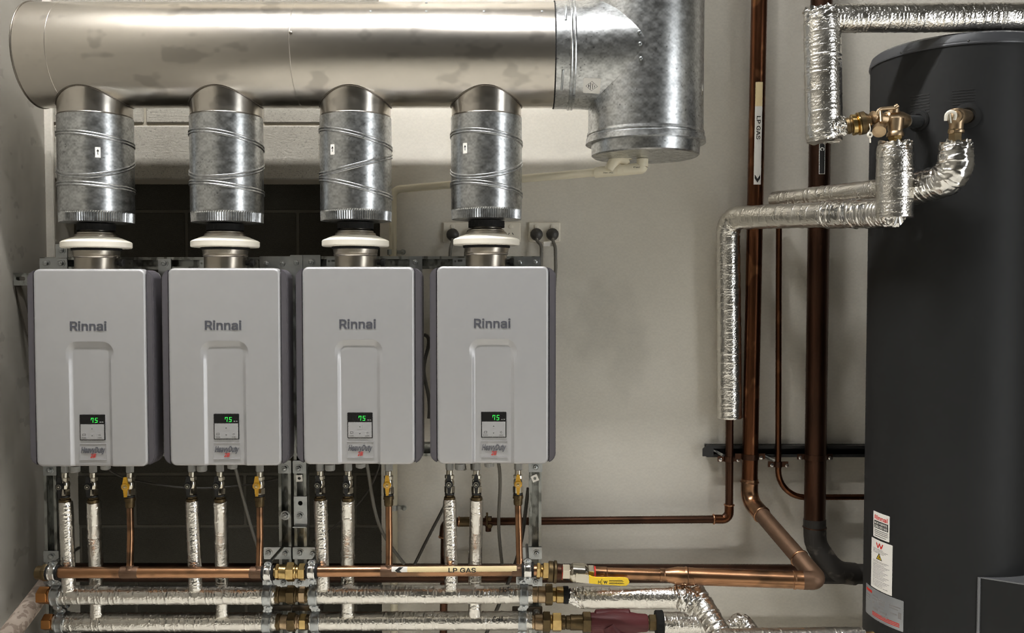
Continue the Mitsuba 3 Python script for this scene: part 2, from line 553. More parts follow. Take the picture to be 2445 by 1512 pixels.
# ---------------------------------------------------------------- the flue
FY, FR, FZ = -.36, .1575, 0
a1, a2 = [math.atan((756 - y) / F) - PITCH for y in (3, 259)]
FZ = CZ + (FY - CY) * math.tan((a1 + a2) / 2)
fx0 = P(28, 100, FY - .145)[0]
fx1 = P(1338, 130, FY - FR)[0]
TX, TR = .412, .176
duct_px = [230, 542, 850, 1161.5]
DX = [P(x, 400, FY)[0] for x in duct_px]
DR = .1095
t = thing('exhaust_flue', 'long horizontal stainless steel flue above the four ducts', 'flue')
part(t, 'barrel', rev([fx0, FY, FZ], [1, 0, 0], [(0, FR - .004), (.002, FR - .001), (.006, FR), (.7, FR), (fx1 - .012 - fx0, FR)], 96), 'm_steel')
part(t, 'end_rim', ring(np.array([fx0 + .002, FY, FZ]), [1, 0, 0], FR, .0028, 80), 'm_steel_dark')
xs = P(690, 100, FY - FR)[0]
part(t, 'seam', ring(np.array([xs, FY, FZ]), [1, 0, 0], FR - .0005, .0016, 80), 'm_steel')
part(t, 'seam', ring(np.array([P(105, 100, FY - FR)[0], FY, FZ]), [1, 0, 0], FR - .0007, .0014, 80), 'm_steel')
for px in (885, 1018, 1156, 1294, 1018):
    zz = FZ + FR * .62; yy = FY - FR * .784
    if px == 1018 and f'{t}__rivet_001' in scene and f'{t}__rivet_003' in scene: zz, yy = FZ + FR * .86, FY - FR * .51
    part(t, 'rivet', rev([P(px, 50, yy)[0], yy, zz], [0, yy - FY, zz - FZ], [(-.002, .004), (.0015, .0036), (.003, .001)], 12), 'm_zinc')
q = np.array([P(694, 105, FY - FR)[0], FY - FR * .985, FZ + FR * .17])
part(t, 'screw', rev(q, [0, -1, .2], [(-.002, .005), (.002, .0046), (.0035, .001)], 12), 'm_steel_dark')
for i, x in enumerate(DX):
    zb = P(duct_px[i], 266, FY - .109)[2] + .0042
    part(t, 'branch_collar', rev([x, FY, FZ - .03], [0, 0, -1], [(0, DR - .002), (FZ - .03 - zb, DR - .002), (FZ - .026 - zb, DR - .006)], 64), 'm_steel', label='polished stub collar where a duct joins the flue')
    th = np.linspace(0, 2 * np.pi, 81)
    r2 = DR
    seam = np.stack([x + r2 * np.cos(th), FY + r2 * np.sin(th), FZ - np.sqrt(FR ** 2 - (r2 * np.sin(th)) ** 2)], -1)
    part(t, 'weld_seam', tube(seam, .0022, 8, caps=False), 'm_steel_dark')

# galvanised tee with its vertical riser
t = thing('flue_tee', 'galvanised vertical flue tee with a capped lower end', 'flue')
zr0, zr1, zc = P(1540, 300, FY - TR)[2], P(1540, 328, FY - TR)[2], P(1540, 352, FY - TR + .01)[2]
part(t, 'riser', rev([TX, FY, zr0], [0, 0, 1], [(0, TR), (CEIL - zr0, TR)], 96), 'm_galv')
n = 96
xa, xb, xc_ = P(1338, 130, FY - FR)[0] - .012, P(1392, 200, FY - FR)[0], TX
part(t, 'branch', rev([xa, FY, FZ], [1, 0, 0], [(0, FR + .003), (xb - xa, FR + .0035), (xb - xa + .04, FR + .007), (xb - xa + .10, TR - .003), (xc_ - xa, TR - .002)], n), 'm_galv')
for dx in (.046, .056):
    part(t, 'bead', ring(np.array([xa + dx, FY, FZ]), [1, 0, 0], FR + .0035, .0042, 80), 'm_galv')
part(t, 'edge_seal', ring(np.array([xa, FY, FZ]), [1, 0, 0], FR + .001, .0025, 80), 'm_rubber', label='dark sealing line at the mouth of the branch')
H = lambda y: P(1540, y, FY - TR)[2]
part(t, 'lower_band', rev([TX, FY, H(293)], [0, 0, -1], [(0, TR - .004), (.001, TR + .003), (.008, TR + .004), (.011, TR + .001), (.015, TR + .001), (.018, TR + .006), (H(293) - H(322), TR + .008), (H(293) - H(322) + .002, TR - .004)], 96), 'm_galv')
part(t, 'end_cap', rev([TX, FY, H(320)], [0, 0, -1], [(0, TR - .009), (H(320) - zc, TR - .011), (H(320) - zc + .004, TR - .016)], 96), 'm_galv', label='grey round cap closing the lower end')
for px, py in ((1527, 76), (1528, 104), (1530, 139)):
    p = P(px, py, FY - TR)
    part(t, 'screw', rev(p, [-.1, -1, .1], [(-.006, .006), (.001, .006), (.004, .0042), (.005, .001)], 14), 'm_zinc')
for (cx, cy, ln) in ((1352, 55, 52), (1344, 240, 40)):
    p0, p1 = P(cx, cy - ln / 2, FY - FR), P(cx, cy + ln / 2, FY - FR)
    pts = []
    for w in np.linspace(-.2, .2, 7):
        a = (.62 if cy < 100 else -.70) + w
        pts.append([p0[0] + .004 * w, FY - (FR + .0035) * math.cos(a), FZ + (FR + .0035) * math.sin(a)])
    part(t, 'draw_clip', tube(pts, .0035, 8), 'm_zinc')
# warning sticker on the branch
xm = P(1416, 204, FY - FR)[0]
ang0 = -math.asin((FZ - P(1416, 204, FY - FR * .85)[2]) / (FR + .01))
RS = TR - .0028


def branch_r(x):
    return np.interp(x - xa, [0, xb - xa, xb - xa + .04, xb - xa + .10, 1], [FR + .003, FR + .0035, FR + .007, TR - .003, TR - .002])


def on_branch(mesh):
    """Flat artwork (x along, y up, z proud, metres) laid on the branch of the tee."""
    v = mesh.vertices
    x = xm + v[:, 0]
    r = branch_r(x) + .0006 + v[:, 2]
    a = ang0 + v[:, 1] / FR
    mesh.vertices = np.stack([x, FY - r * np.cos(a), FZ + r * np.sin(a)], -1)
    return mesh


def flat(poly, th=.0004, z=0.0, cut=.006):
    """A thin polygon in xy, cut into small triangles so that it can be bent."""
    m = trimesh.creation.extrude_polygon(poly, th, engine='earcut')
    v, f = trimesh.remesh.subdivide_to_size(m.vertices, m.faces, cut)
    m = trimesh.Trimesh(v, f); m.vertices[:, 2] += z
    return m


w = S(41, FY - FR)
part(t, 'sticker', on_branch(flat(rrect(-w / 2, -w / 2, w / 2, w / 2, .004))), 'm_label', label='small square white warning sticker with a diamond')
dm = Polygon([(-.018, 0), (0, .016), (.018, 0), (0, -.016)])
part(t, 'sticker_diamond', on_branch(flat(dm.difference(dm.buffer(-.0011)), .0003, .0004, .005)), 'm_text_grey')
rows = [(-.0085, .008, .0026), (-.003, .021, .0018), (.003, .018, .0018), (.0085, .007, .0018)]
part(t, 'sticker_text', on_branch(cat([flat(affinity.translate(sbox(-b / 2, -a / 2, b / 2, a / 2), xx, 0) if 0 else sbox(xx - b / 2, -a / 2, xx + b / 2, a / 2), .0003, .0004, .005) for xx, a, b in rows])), 'm_black_ink')
rg = rrect(-.004, -.009, .004, .009, .001)
p = np.array([TX + TR * math.cos(.42), FY - TR * math.sin(.42), P(1674, 214, FY - .05)[2]])
part(t, 'sticker', face(flat(rg), 0, 0, 0).apply_transform(trimesh.transformations.rotation_matrix(math.pi / 2 - .42, [0, 0, 1])).apply_translation(p), 'm_label', label='tiny white sticker at the right side of the riser')

# spiral ducts
RIBS = [[(327, 316, 345), (397, 420, 398), (446, 437, 455)], [(326, 313, 352), (407, 423, 402), (442, 437, 461)],
        [(315, 316, 355), (417, 399, 374), (431, 440, 472)], [(326, 312, 345), (410, 420, 389), (444, 437, 467)]]
DLAB = ['spiral galvanised duct above the first heater, nearest the side wall', 'spiral galvanised duct without an arrow sticker, above the second heater',
        'spiral galvanised duct with steeply slanted ribs above the third heater', 'spiral galvanised duct above the fourth heater, nearest the flue tee']
ARROW = [(229, 364), None, (792, 357), (1110, 354)]
BOT = [527, 527, 523, 519]
for i, x in enumerate(DX):
    t = thing('spiral_duct', DLAB[i], 'duct', 'galvanised ducts under the flue')
    px = duct_px[i]
    z1, z0 = P(px, 266, FY - DR)[2], P(px, BOT[i], FY - DR)[2]
    part(t, 'barrel', rev([x, FY, z1], [0, 0, -1], [(0, DR - .003), (.0005, DR), (z1 - z0 - .033, DR), (z1 - z0 - .031, DR - .001)], 96), 'm_galv')
    th = np.arange(192) / 192 * 2 * np.pi
    cr = DR - .002 + .0022 * np.where(np.arange(192) % 2, 1, -1) * (.35 + .65 * meshkit.noise(np.stack([np.cos(th) * 4, np.sin(th) * 4, th * 0 + i], -1), 5))
    e = np.stack([np.cos(th), np.sin(th), th * 0], -1)
    base = np.array([x, FY, 0])
    rg = [base + e * (DR - .0005) + [0, 0, z0 + .031], base + e * cr[:, None] + [0, 0, z0 + .026], base + e * (cr - .001)[:, None] + [0, 0, z0 + .001], base + e * (cr - .012)[:, None] * [1, 1, 1] + [0, 0, z0]]
    rg = [r[::-1] for r in rg]
    part(t, 'crimped_end', skin(rg, False, True), 'm_galv', 15, label='crimped lower end with fine pleats')
    for (l, f, r) in RIBS[i]:
        zL, zR, zF = P(px, l, FY)[2], P(px, r, FY)[2], P(px, f, FY - DR)[2]
        z0_, sx, sy = (zL + zR) / 2, (zR - zL) / 2, zF - (zL + zR) / 2
        two = []
        for dz in (-.0042, .0042):
            th = np.linspace(0, 2 * np.pi, 73)
            two.append(tube(np.stack([x + DR * np.cos(th), FY - DR * np.sin(th), z0_ + dz + sx * np.cos(th) + sy * np.sin(th)], -1), .0036, 8, caps=False))
        part(t, 'rib', cat(two), 'm_galv', label='raised double rib' )
    if ARROW[i]:
        ax, ay = ARROW[i]
        off = P(ax, ay, FY - DR)[0] - x
        a = math.asin(off / DR)
        zc_ = P(ax, ay, FY - DR * math.cos(a))[2]

        def on_duct(m):
            v = m.vertices; aa = a + v[:, 0] / DR; r = DR + .0005 + v[:, 2]
            m.vertices = np.stack([x + r * np.sin(aa), FY - r * np.cos(aa), zc_ + v[:, 1]], -1); return m
        part(t, 'arrow_sticker', on_duct(flat(sbox(-.0075, -.0155, .0075, .0155))), 'm_label', label='white sticker with a black up arrow')
        arr = Polygon([(-.0009, -.007), (.0009, -.007), (.0009, .003), (.0038, .003), (0, .0095), (-.0038, .003), (-.0009, .003)])
        part(t, 'arrow', on_duct(flat(arr, .0003, .0005)), 'm_black_ink')

HTOP, HY_ = (644, 642, 638, 637), -.46
# flue adapters between duct and heater
AX = [P(x, 575, FY)[0] for x in (230.5, 538, 849, 1161.5)]
ALAB = ['stepped flue adapter with white flange on the first heater, nearest the side wall', 'stepped flue adapter with white flange on the second heater from the side wall',
        'stepped flue adapter with white flange on the third heater', 'stepped flue adapter with white flange before the power outlets, on the fourth heater']
for i, x in enumerate(AX):
    t = thing('flue_adapter', ALAB[i], 'flue adapter', 'flue adapters on the heaters')
    y0 = BOT[i]
    o = [590, 588, 586, 583][i] - 590
    h = lambda y, r=.05: P(1222, y + o, FY - r)[2]
    tt, ztop = [0, 0, 1], P(1222, HTOP[i], HY_)[2]
    px = lambda n: S(n, FY)
    zb = h(560, px(40)); z5 = P(duct_px[i], BOT[i], FY - DR)[2] - .0205
    za = h(541, px(40))
    part(t, 'rubber_collar', rev([x, FY, za - .003], tt, [(0, px(38)), (.004, px(40)), (z5 - za, px(43)), (z5 - za + .02, px(43))], 48), 'm_rubber', label='black rubber collar')
    zf = h(563, px(50))
    part(t, 'stepped_cone', rev([x, FY, zf - .004], tt, [(0, px(50)), (.010, px(47)), (.012, px(43)), (za - zf - .012, px(42)), (za - zf - .008, px(36)), (za - zf + .004, px(35))], 48), 'm_spigot')
    zt, zm, zu = h(566, px(56)), h(576, px(78)), h(590, px(78))
    part(t, 'flange', rev([x, FY, zu], tt, [(0, px(60)), (.0002, px(77)), (.003, px(79)), (zm - zu, px(79)), (zm - zu + .003, px(76)), (zt - zu, px(56)), (zt - zu + .004, px(47))], 64), 'm_white', label='white conical flange plate')
    part(t, 'gasket', rev([x, FY, zu - .008], tt, [(0, px(52)), (.001, px(56)), (.0075, px(56)), (.0085, px(50))], 48), 'm_rubber', label='black sealing ring')
    g = h(612, px(50))
    part(t, 'spigot', rev([x, FY, ztop], tt, [(0, px(49)), (g - ztop - .004, px(49)), (g - ztop - .002, px(51)), (g - ztop + .002, px(52)), (g - ztop + .004, px(51)), (zu - .008 - ztop - .01, px(52)), (zu - .008 - ztop, px(53))], 48), 'm_spigot')

# ---------------------------------------------------------------- water heaters
HY = -.46
k = S(1, HY)
hw, hh, hr = 134 * k, 238 * k, 15 * k


def sdf(x, z, x0, z0, x1, z1, r):
    qx, qz = np.abs(x - (x0 + x1) / 2) - (x1 - x0) / 2 + r, np.abs(z - (z0 + z1) / 2) - (z1 - z0) / 2 + r
    return np.hypot(np.maximum(qx, 0), np.maximum(qz, 0)) + np.minimum(np.maximum(qx, qz), 0) - r


def cover_mesh():
    fine = lambda pts, lo, hi: np.unique(np.clip(np.concatenate([np.linspace(lo, hi, 40)] + [np.linspace(a - w, a + w, m) for a, w, m in pts]), lo, hi).round(5))
    xs = fine([(-hw + .008, .009, 14), (hw - .008, .009, 14), (-47 * k, .012, 22), (48 * k, .012, 22)], -hw, hw)
    zs = fine([(-hh + .008, .009, 14), (hh - .008, .009, 14), (55 * k, .020, 30)], -hh, hh)
    X, Z = np.meshgrid(xs, zs, indexing='ij')
    bx, bz = hw - hr, hh - hr                       # corners: pull points outside the rounded outline onto it
    ox, oz = np.maximum(np.abs(X) - bx, 0), np.maximum(np.abs(Z) - bz, 0)
    d = np.hypot(ox, oz)
    sc = np.where(d > hr, hr / np.maximum(d, 1e-9), 1)
    X2, Z2 = np.sign(X) * (np.minimum(np.abs(X), bx) + ox * sc), np.sign(Z) * (np.minimum(np.abs(Z), bz) + oz * sc)
    y = .0035 * (X2 / hw) ** 2 + .002 * (Z2 / hh) ** 2
    e = np.clip(1 + sdf(X2, Z2, -hw, -hh, hw, hh, hr) / .008, 0, 1)
    y += .0075 * (1 - np.sqrt(np.maximum(1 - e * e, 0)))
    a = sdf(X2, Z2, -42 * k, -500 * k, 43.5 * k, 49 * k, 13 * k)
    wid = np.where(Z2 > 30 * k, 15 * k, 8 * k)
    y += .008 * (1 - np.clip(a / wid, 0, 1) ** 1.2 * 1.0)
    m, n = X.shape
    v = np.stack([X2, y, Z2], -1).reshape(-1, 3)
    i, j = np.meshgrid(np.arange(m - 1), np.arange(n - 1), indexing='ij')
    A = i * n + j
    f = np.concatenate([np.stack([A, A + n, A + n + 1], -1).reshape(-1, 3), np.stack([A, A + n + 1, A + 1], -1).reshape(-1, 3)])
    loop = np.concatenate([np.arange(m) * n, (m - 1) * n + np.arange(1, n), np.arange(m - 2, -1, -1) * n + n - 1, np.arange(n - 2, 0, -1)])
    back = v[loop].copy(); back[:, 1] = .04
    q = len(loop)
    v2 = np.vstack([v, back])
    nx = np.roll(np.arange(q), -1)
    f2 = np.concatenate([np.stack([loop, len(v) + np.arange(q), loop[nx]], -1), np.stack([loop[nx], len(v) + np.arange(q), len(v) + nx], -1)])
    mm = trimesh.Trimesh(v2, np.vstack([f, f2]), process=False)
    mm.update_faces(mm.nondegenerate_faces())
    return mm


cw = 151.5 * k
cas = rrect(-cw, -hh + .002, cw, hh - .003, 24 * k, 8)
hole = rrect(-hw - .0022, -hh - .03, hw + .0022, hh + .03, hr)
casing = cat([plate(cas.buffer(-e).difference(hole), y, .03) for e, y in ((.004, .011), (.0012, .0125), (0, .016))] + [plate(cas, .034, .04)])
inner = plate(rrect(-cw + .05, -hh + .006, cw - .05, hh - .006, .02), .06, .14)
gap = plate(rrect(-hw - .003, -hh + .001, hw + .003, hh - .001, hr + .003), .024, .02)  # black sheet behind the cover, stands in for the shade in the gap
pan = lambda x0, z0, x1, z1: (x0 * k, (880 - z1) * k, x1 * k, (880 - z0) * k)
dx0, dz0, dx1, dz1 = pan(-28, 992, 32.5, 1054)
fy = .0079                                       # depth of the recessed panel
border = plate(rrect(dx0, dz0, dx1, dz1, .002), fy - .0016, .003)
bx0, bz0, bx1, bz1 = pan(-27.2, 992.6, 31.7, 1014)
screen = plate(rrect(bx0, bz0, bx1, bz1, .0015), fy - .0024, .003)
kx0, kz0, kx1, kz1 = pan(-26, 1015.2, 30.5, 1052)
keypad = plate(sbox(kx0, kz0, kx1, kz1), fy - .0021, .003)
digits = []


def seg7(ch, x, z, h):
    w, t_ = h * .52, h * .11
    on = {'7': 'abcf', '5': 'afgcd'}[ch]
    o = {'a': (x, z + h - t_, x + w, z + h), 'g': (x, z + h / 2 - t_ / 2, x + w, z + h / 2 + t_ / 2), 'd': (x, z, x + w, z + t_), 'f': (x, z + h / 2, x + t_, z + h),
         'e': (x, z, x + t_, z + h / 2), 'b': (x + w - t_, z + h / 2, x + w, z + h), 'c': (x + w - t_, z, x + w, z + h / 2)}
    return [plate(affinity.skew(sbox(*o[s_]), xs=6, origin=(x, z)).buffer(-.0001), fy - .0029, .0006) for s_ in on]


digits = cat(seg7('7', -1.5 * k, (880 - 1011.5) * k, 12 * k) + seg7('5', 8.5 * k, (880 - 1011.5) * k, 12 * k))
units = face(text('40-75', .0026, .0005, width=9 * k), 20 * k, fy - .0024, (880 - 1011) * k)
keys, icons = [], []
for (x, z) in ((2, 1026), (-17.5, 1043.5), (2, 1043.5), (20, 1043.5)):
    r_ = sbox((x - 6.6) * k, (880 - z - 6) * k, (x + 6.6) * k, (880 - z + 6) * k)
    keys.append(plate(r_.buffer(-.0003), fy - .0030, .002))
up = affinity.scale(Polygon([(-1, -.5), (1, -.5), (0, .6)]), .0024, .0024, origin=(0, 0))
icons = [plate(affinity.translate(up, 2 * k, (880 - 1026) * k), fy - .0034, .0005),
         plate(affinity.translate(affinity.rotate(up, 180, origin=(0, 0)), 2 * k, (880 - 1043) * k), fy - .0034, .0005),
         face(text('Priority', .0021, .0005, width=10 * k), -22.5 * k, fy - .0030, (880 - 1048.5) * k),
         face(text('On/Off', .0021, .0005, width=9 * k), 15.5 * k, fy - .0030, (880 - 1048.5) * k),
         plate(Point(20 * k, (880 - 1041) * k).buffer(.0028).difference(Point(20 * k, (880 - 1041) * k).buffer(.0022)), fy - .0034, .0005),
         plate(sbox(-21 * k, (880 - 1043) * k, -14 * k, (880 - 1038) * k).difference(sbox(-20.4 * k, (880 - 1042.4) * k, -14.6 * k, (880 - 1038.6) * k)), fy - .0034, .0005)]
nx0, nz0, nx1, nz1 = pan(-30, 1062, 35, 1102)
rim = sbox(nx0, nz0, nx1, nz1)
name_rim = plate(rim.difference(rim.buffer(-.0013)), fy - .0008, .002)
hd = face(text('HeavyDuty', 13.5 * k, .0008, True, width=56 * k, shear=.2), -26.5 * k, fy - .0004, (880 - 1084.5) * k)
m28 = face(text('28i', 9.5 * k, .0008, True, width=12 * k, shear=.2), -4 * k, fy - .0004, (880 - 1096.5) * k)
logo = face(text('Rinnai', 21 * k, .0016, True, width=87 * k), -44.5 * k, .0004, (880 - 789) * k)
bot = -hh
stub = lambda x, y, r, L, n=6: rev([x, y, bot + .004], [0, 0, -1], [(0, r), (L, r), (L + .001, r - .001)], n)
M_ = lambda m, b, s=35: mikit.ply(m, b, s)
led = {**mikit.ply(digits, 'm_screen'), 'emitter': {'type': 'area', 'radiance': {'type': 'rgb', 'value': [.012, .34, .03]}, 'sampling_weight': .01}}
HP = [('casing', M_(casing, 'm_casing', 25), 'dark grey casing edge'), ('inner_body', M_(inner, 'm_body', 30), None), ('cover_seal', M_(gap, 'm_rubber'), None), ('front_cover', M_(cover_mesh(), 'm_silver', 40), 'brushed silver front cover with arched groove'),
      ('front_cover__logo', M_(logo, 'm_ink'), 'dark grey raised lettering'), ('control_panel', M_(border, 'm_black'), 'small control panel with display and keys'), ('control_panel__screen', M_(screen, 'm_screen'), 'black display strip'),
      ('control_panel__digits', led, 'glowing green digits'), ('control_panel__units', M_(units, 'm_label'), None), ('control_panel__keypad', M_(keypad, 'm_silver'), None)]
HP += [('control_panel__key', M_(m, 'm_silver', 30), None) for m in keys] + [('control_panel__icons', M_(cat(icons), 'm_black_ink'), None),
      ('nameplate', M_(name_rim, 'm_silver'), 'embossed nameplate frame'), ('nameplate__lettering', M_(hd, 'm_ink'), 'dark italic lettering'), ('nameplate__model_lettering', M_(m28, 'm_red_ink'), 'red lettering')]
HC, HT = (213.5, 535, 855.5, 1176.5), ((641, 1119), (639, 1117), (635, 1115), (634, 1113))
HLAB = ['silver gas water heater at the end of the row beside the concrete side wall', 'silver gas water heater second from the concrete side wall',
        'silver gas water heater third in the row, just right of the double uprights', 'silver gas water heater at the end of the row beside the open cream wall']
VX = [(155, 222, 310), (458, 525, 620), (764, 831, 928), (1073.5, 1138, 1237)]
VY = -.345
for i in range(4):
    t = thing('water_heater', HLAB[i], 'water heater', 'silver water heaters in a row')
    o = P(HC[i], sum(HT[i]) / 2, HY)
    for nm, pd, lb in HP:
        part(t, nm, {**pd, 'to_world': T().translate(o.tolist())}, None, label=lb)
    for j, vx in enumerate(VX[i]):
        p = P(vx, HT[i][1] - 6, VY)
        part(t, 'outlet_stub', hexnut(p + [0, 0, .006], [0, 0, -1], S(17, VY), S(20, VY)), 'm_body', 20, label='grey hexagonal outlet stub under the cover')
    p = P(VX[i][0] + 24, HT[i][1] - 6, VY)
    part(t, 'drain_plug', rev(p, [0, 0, -1], [(0, .016), (S(13, VY), .016), (S(15, VY), .013)], 24), 'm_body')
    p = P(VX[i][1] + 30, HT[i][1] - 8, VY)
    part(t, 'cable_gland', rev(p, [0, 0, -1], [(0, .016), (S(9, VY), .015), (S(12, VY), .006)], 20), 'm_body')

# ---------------------------------------------------------------- mounting frames
GY = -.215


def strut_profile(w=.041, t_=.0026, slot=.022, d=.041):
    """Open channel in (across, back): the slot looks to back = 0."""
    a = w / 2
    return Polygon([(-slot / 2, 0), (-slot / 2, .008), (-slot / 2 - t_, .008), (-slot / 2 - t_, t_), (-a + t_, t_), (-a + t_, d - t_), (a - t_, d - t_), (a - t_, t_), (slot / 2 + t_, t_), (slot / 2 + t_, .008),
                    (slot / 2, .008), (slot / 2, 0), (a, 0), (a, d), (-a, d), (-a, 0)])


def strut_up(x, y, z0, z1):
    m = trimesh.creation.extrude_polygon(strut_profile(), z1 - z0, engine='earcut')
    m.apply_translation((x, y, z0)); return m


def strut_across(x0, x1, y, z):
    m = trimesh.creation.extrude_polygon(strut_profile(), x1 - x0, engine='earcut')
    v = m.vertices
    m.vertices = np.stack([x0 + v[:, 2], y + v[:, 1], z + v[:, 0]], -1); m.invert(); return m


def gusset(t, box_, bolts, name='bracket', Y=None, m='m_zinc', r=.003, holes=()):
    Y = GY - .0045 if Y is None else Y
    x0, z0, x1, z1 = pxrect(*box_, Y)
    pl = rrect(x0, z0, x1, z1, r)
    for hx, hy, rr in holes:
        q = P(hx, hy, Y); pl = pl.difference(Point(q[0], q[2]).buffer(rr))
    b = part(t, name, plate(pl, Y, .004), m)
    for bx, by in bolts:
        part(b, 'bolt', hexbolt(P(bx, by, Y), [0, -1, 0]), 'm_zinc')
    return b


FRAMES = [(95, 693, 120, 680, 'galvanised channel frame behind the first and second heaters'), (694, 1291, 717, 1278, 'galvanised channel frame behind the third and fourth heaters')]
PL = [[((95, 617, 160, 665), [(110, 629), (146, 629)]), ((378, 618, 408, 665), [(392, 629)]), ((620, 612, 693, 682), [(636, 630), (675, 631)]), ((133, 583, 160, 616), [(147, 598)]),
       ((103, 1100, 134, 1136), [(118, 1123)]), ((664, 1100, 695, 1131), [(680, 1119)]), ((104, 1316, 140, 1343), [(122, 1329)]), ((630, 1307, 695, 1336), [(641, 1320), (681, 1322)]), ((105, 1384, 133, 1402), [(118, 1394)]), ((627, 1380, 697, 1401), [(677, 1391)])],
      [((694, 609, 765, 680), [(708, 628), (744, 627)]), ((978, 612, 1008, 665), [(992, 627)]), ((1228, 614, 1291, 665), [(1242, 628), (1279, 626)]),
       ((699, 1100, 731, 1131), [(713, 1119)]), ((1262, 1100, 1295, 1128), [(1279, 1116)]), ((699, 1307, 752, 1336), [(716, 1320), (747, 1322)]), ((1242, 1307, 1294, 1336), [(1281, 1322)]), ((698, 1380, 752, 1401), [(715, 1391)]), ((1232, 1378, 1295, 1400), [(1243, 1388), (1279, 1389)])]]
SIDE = [[(663, 612, 694, 700)], [(693, 609, 722, 678)]]
for f, (xa_, xb_, u0, u1, lb) in enumerate(FRAMES):
    t = thing('mounting_frame', lb, 'frame', 'channel frames behind the heaters')
    ztop = P(700, 614 - 2 * f, GY)[2]
    x0, x1 = P(xa_, 630, GY)[0], P(xb_, 630, GY)[0]
    part(t, 'top_rail', strut_across(x0, x1, GY, ztop - .0205), 'm_strut', 20)
    part(t, 'bottom_rail', strut_across(x0, x1, GY, P(700, 1075, GY)[2]), 'm_strut', 20)
    for u in (u0, u1):
        part(t, 'upright', strut_up(P(u, 1200, GY)[0], GY + .0001, 0, ztop - .0412), 'm_strut', 20)
    for b_, bolts in PL[f]:
        gusset(t, b_, bolts)
    for b_ in SIDE[f]:
        gusset(t, b_, [], Y=GY - .0085)
    for b_ in ([(628, 1446, 695, 1459)], [(698, 1446, 772, 1459), (1223, 1449, 1295, 1476)])[f]:
        gusset(t, b_, [(1281, 1463)] if b_[0] > 1200 else [], m='m_steel_dark')
    if f == 0:
        a, b2 = P(32, 652, GY - .02), P(90, 682, GY - .02)
        arm = plate(sbox(a[0], b2[2], b2[0], a[2]).difference(rrect(P(38, 670, GY - .02)[0], P(0, 670, GY - .02)[2], P(60, 660, GY - .02)[0], P(0, 661, GY - .02)[2], .005)), GY - .02, .02)
        part(t, 'wall_arm', cat([arm, span(a[0], b2[0], GY - .02, GY + .02, a[2] - .003, a[2])]), 'm_strut', label='short slotted arm reaching to the side wall')
        part(t, 'brace', tube([P(42, 684, GY), P(70, 800, GY)], .011, 4), 'm_steel_dark', label='dark diagonal brace under the arm')
        part(t, 'bolt', hexbolt(P(681, 1231, GY), [0, -1, 0], .019), 'm_zinc')
    else:
        zb_ = gusset(t, (702, 1188, 733, 1255), [(716, 1232)], 'angle_bracket', holes=[(717, 1202, .0075)])
        x0, z0, x1, z1 = pxrect(702, 1188, 733, 1255, GY - .0045)
        part(zb_, 'lip', cat([span(x0, x1, GY - .024, GY - .0045, z0 - .003, z0), span(x0, x1, GY - .0045, GY + .02, z1, z1 + .003)]), 'm_zinc')
        for px, py, rot in ((715, 1142, 4), (1277, 1142, 24)):
            q = P(px, py, GY)
            sq = affinity.rotate(sbox(q[0] - .011, q[2] - .011, q[0] + .011, q[2] + .011), rot).difference(Point(q[0], q[2]).buffer(.005))
            part(t, 'square_nut', plate(sq, GY - .003, .006), 'm_tape')
# tabs that hang the heaters on the rail
for i, tabs in enumerate(([(286, 621, 316, 650)], [(477, 621, 488, 650), (588, 621, 617, 650)], [(780, 616, 806, 650)], [(1081, 616, 1112, 650)])):
    key = 'water_heater' + (f'_{i:03d}' if i else '')
    for b_ in tabs:
        x0, z0, x1, z1 = pxrect(*b_, GY - .012)
        pl = rrect(x0, z0, x1, z1, .004)
        pl = pl.difference(Point(x0 + .008 if i > 1 else x1 - .009, z1 - .011).buffer(.0034))
        if i > 1: pl = pl.difference(rrect(x0 + .016, z1 - .013, min(x0 + .032, x1 - .002), z1 - .006, .003))
        part(key, 'hanging_tab', plate(pl, GY - .012, .003), 'm_zinc')
for i, (px, py) in enumerate(((288, 628), (600, 628), (912, 627), (1219, 626))):
    key = 'flue_adapter' + (f'_{i:03d}' if i else '')
    q = P(px - 12, py, FY)
    part(key, 'clamp_screw', cat([rod(q, q + [.020, 0, 0], .008, 12), rod(q + [.012, 0, 0], q + [.026, 0, 0], .012, 14, .002)]), 'm_black')

# ---------------------------------------------------------------- valves under the heaters
ORD = ['first', 'second', 'third', 'fourth']
BOTT = [h[1] for h in HT]
RB1 = [((157, 0), (164.5, 1410)), ((459, 0), (467, 1408)), ((765, 0), (772, 1405)), ((1073.5, 0), (1077.5, 1405))]
RB2 = [((223, 0), (231, 1471)), ((526, 0), (531, 1470)), ((830.5, 0), (830, 1470)), ((1138, 0), (1133, 1471))]
HMY, CMY = -.337, -.262


def lathe_px(p, prof, n=28, d=(0, 0, -1), Y=VY, mats=None):
    """prof: (pixels along d, radius in pixels)"""
    return rev(p, d, [(S(a, Y), S(r, Y)) for a, r in prof], n)


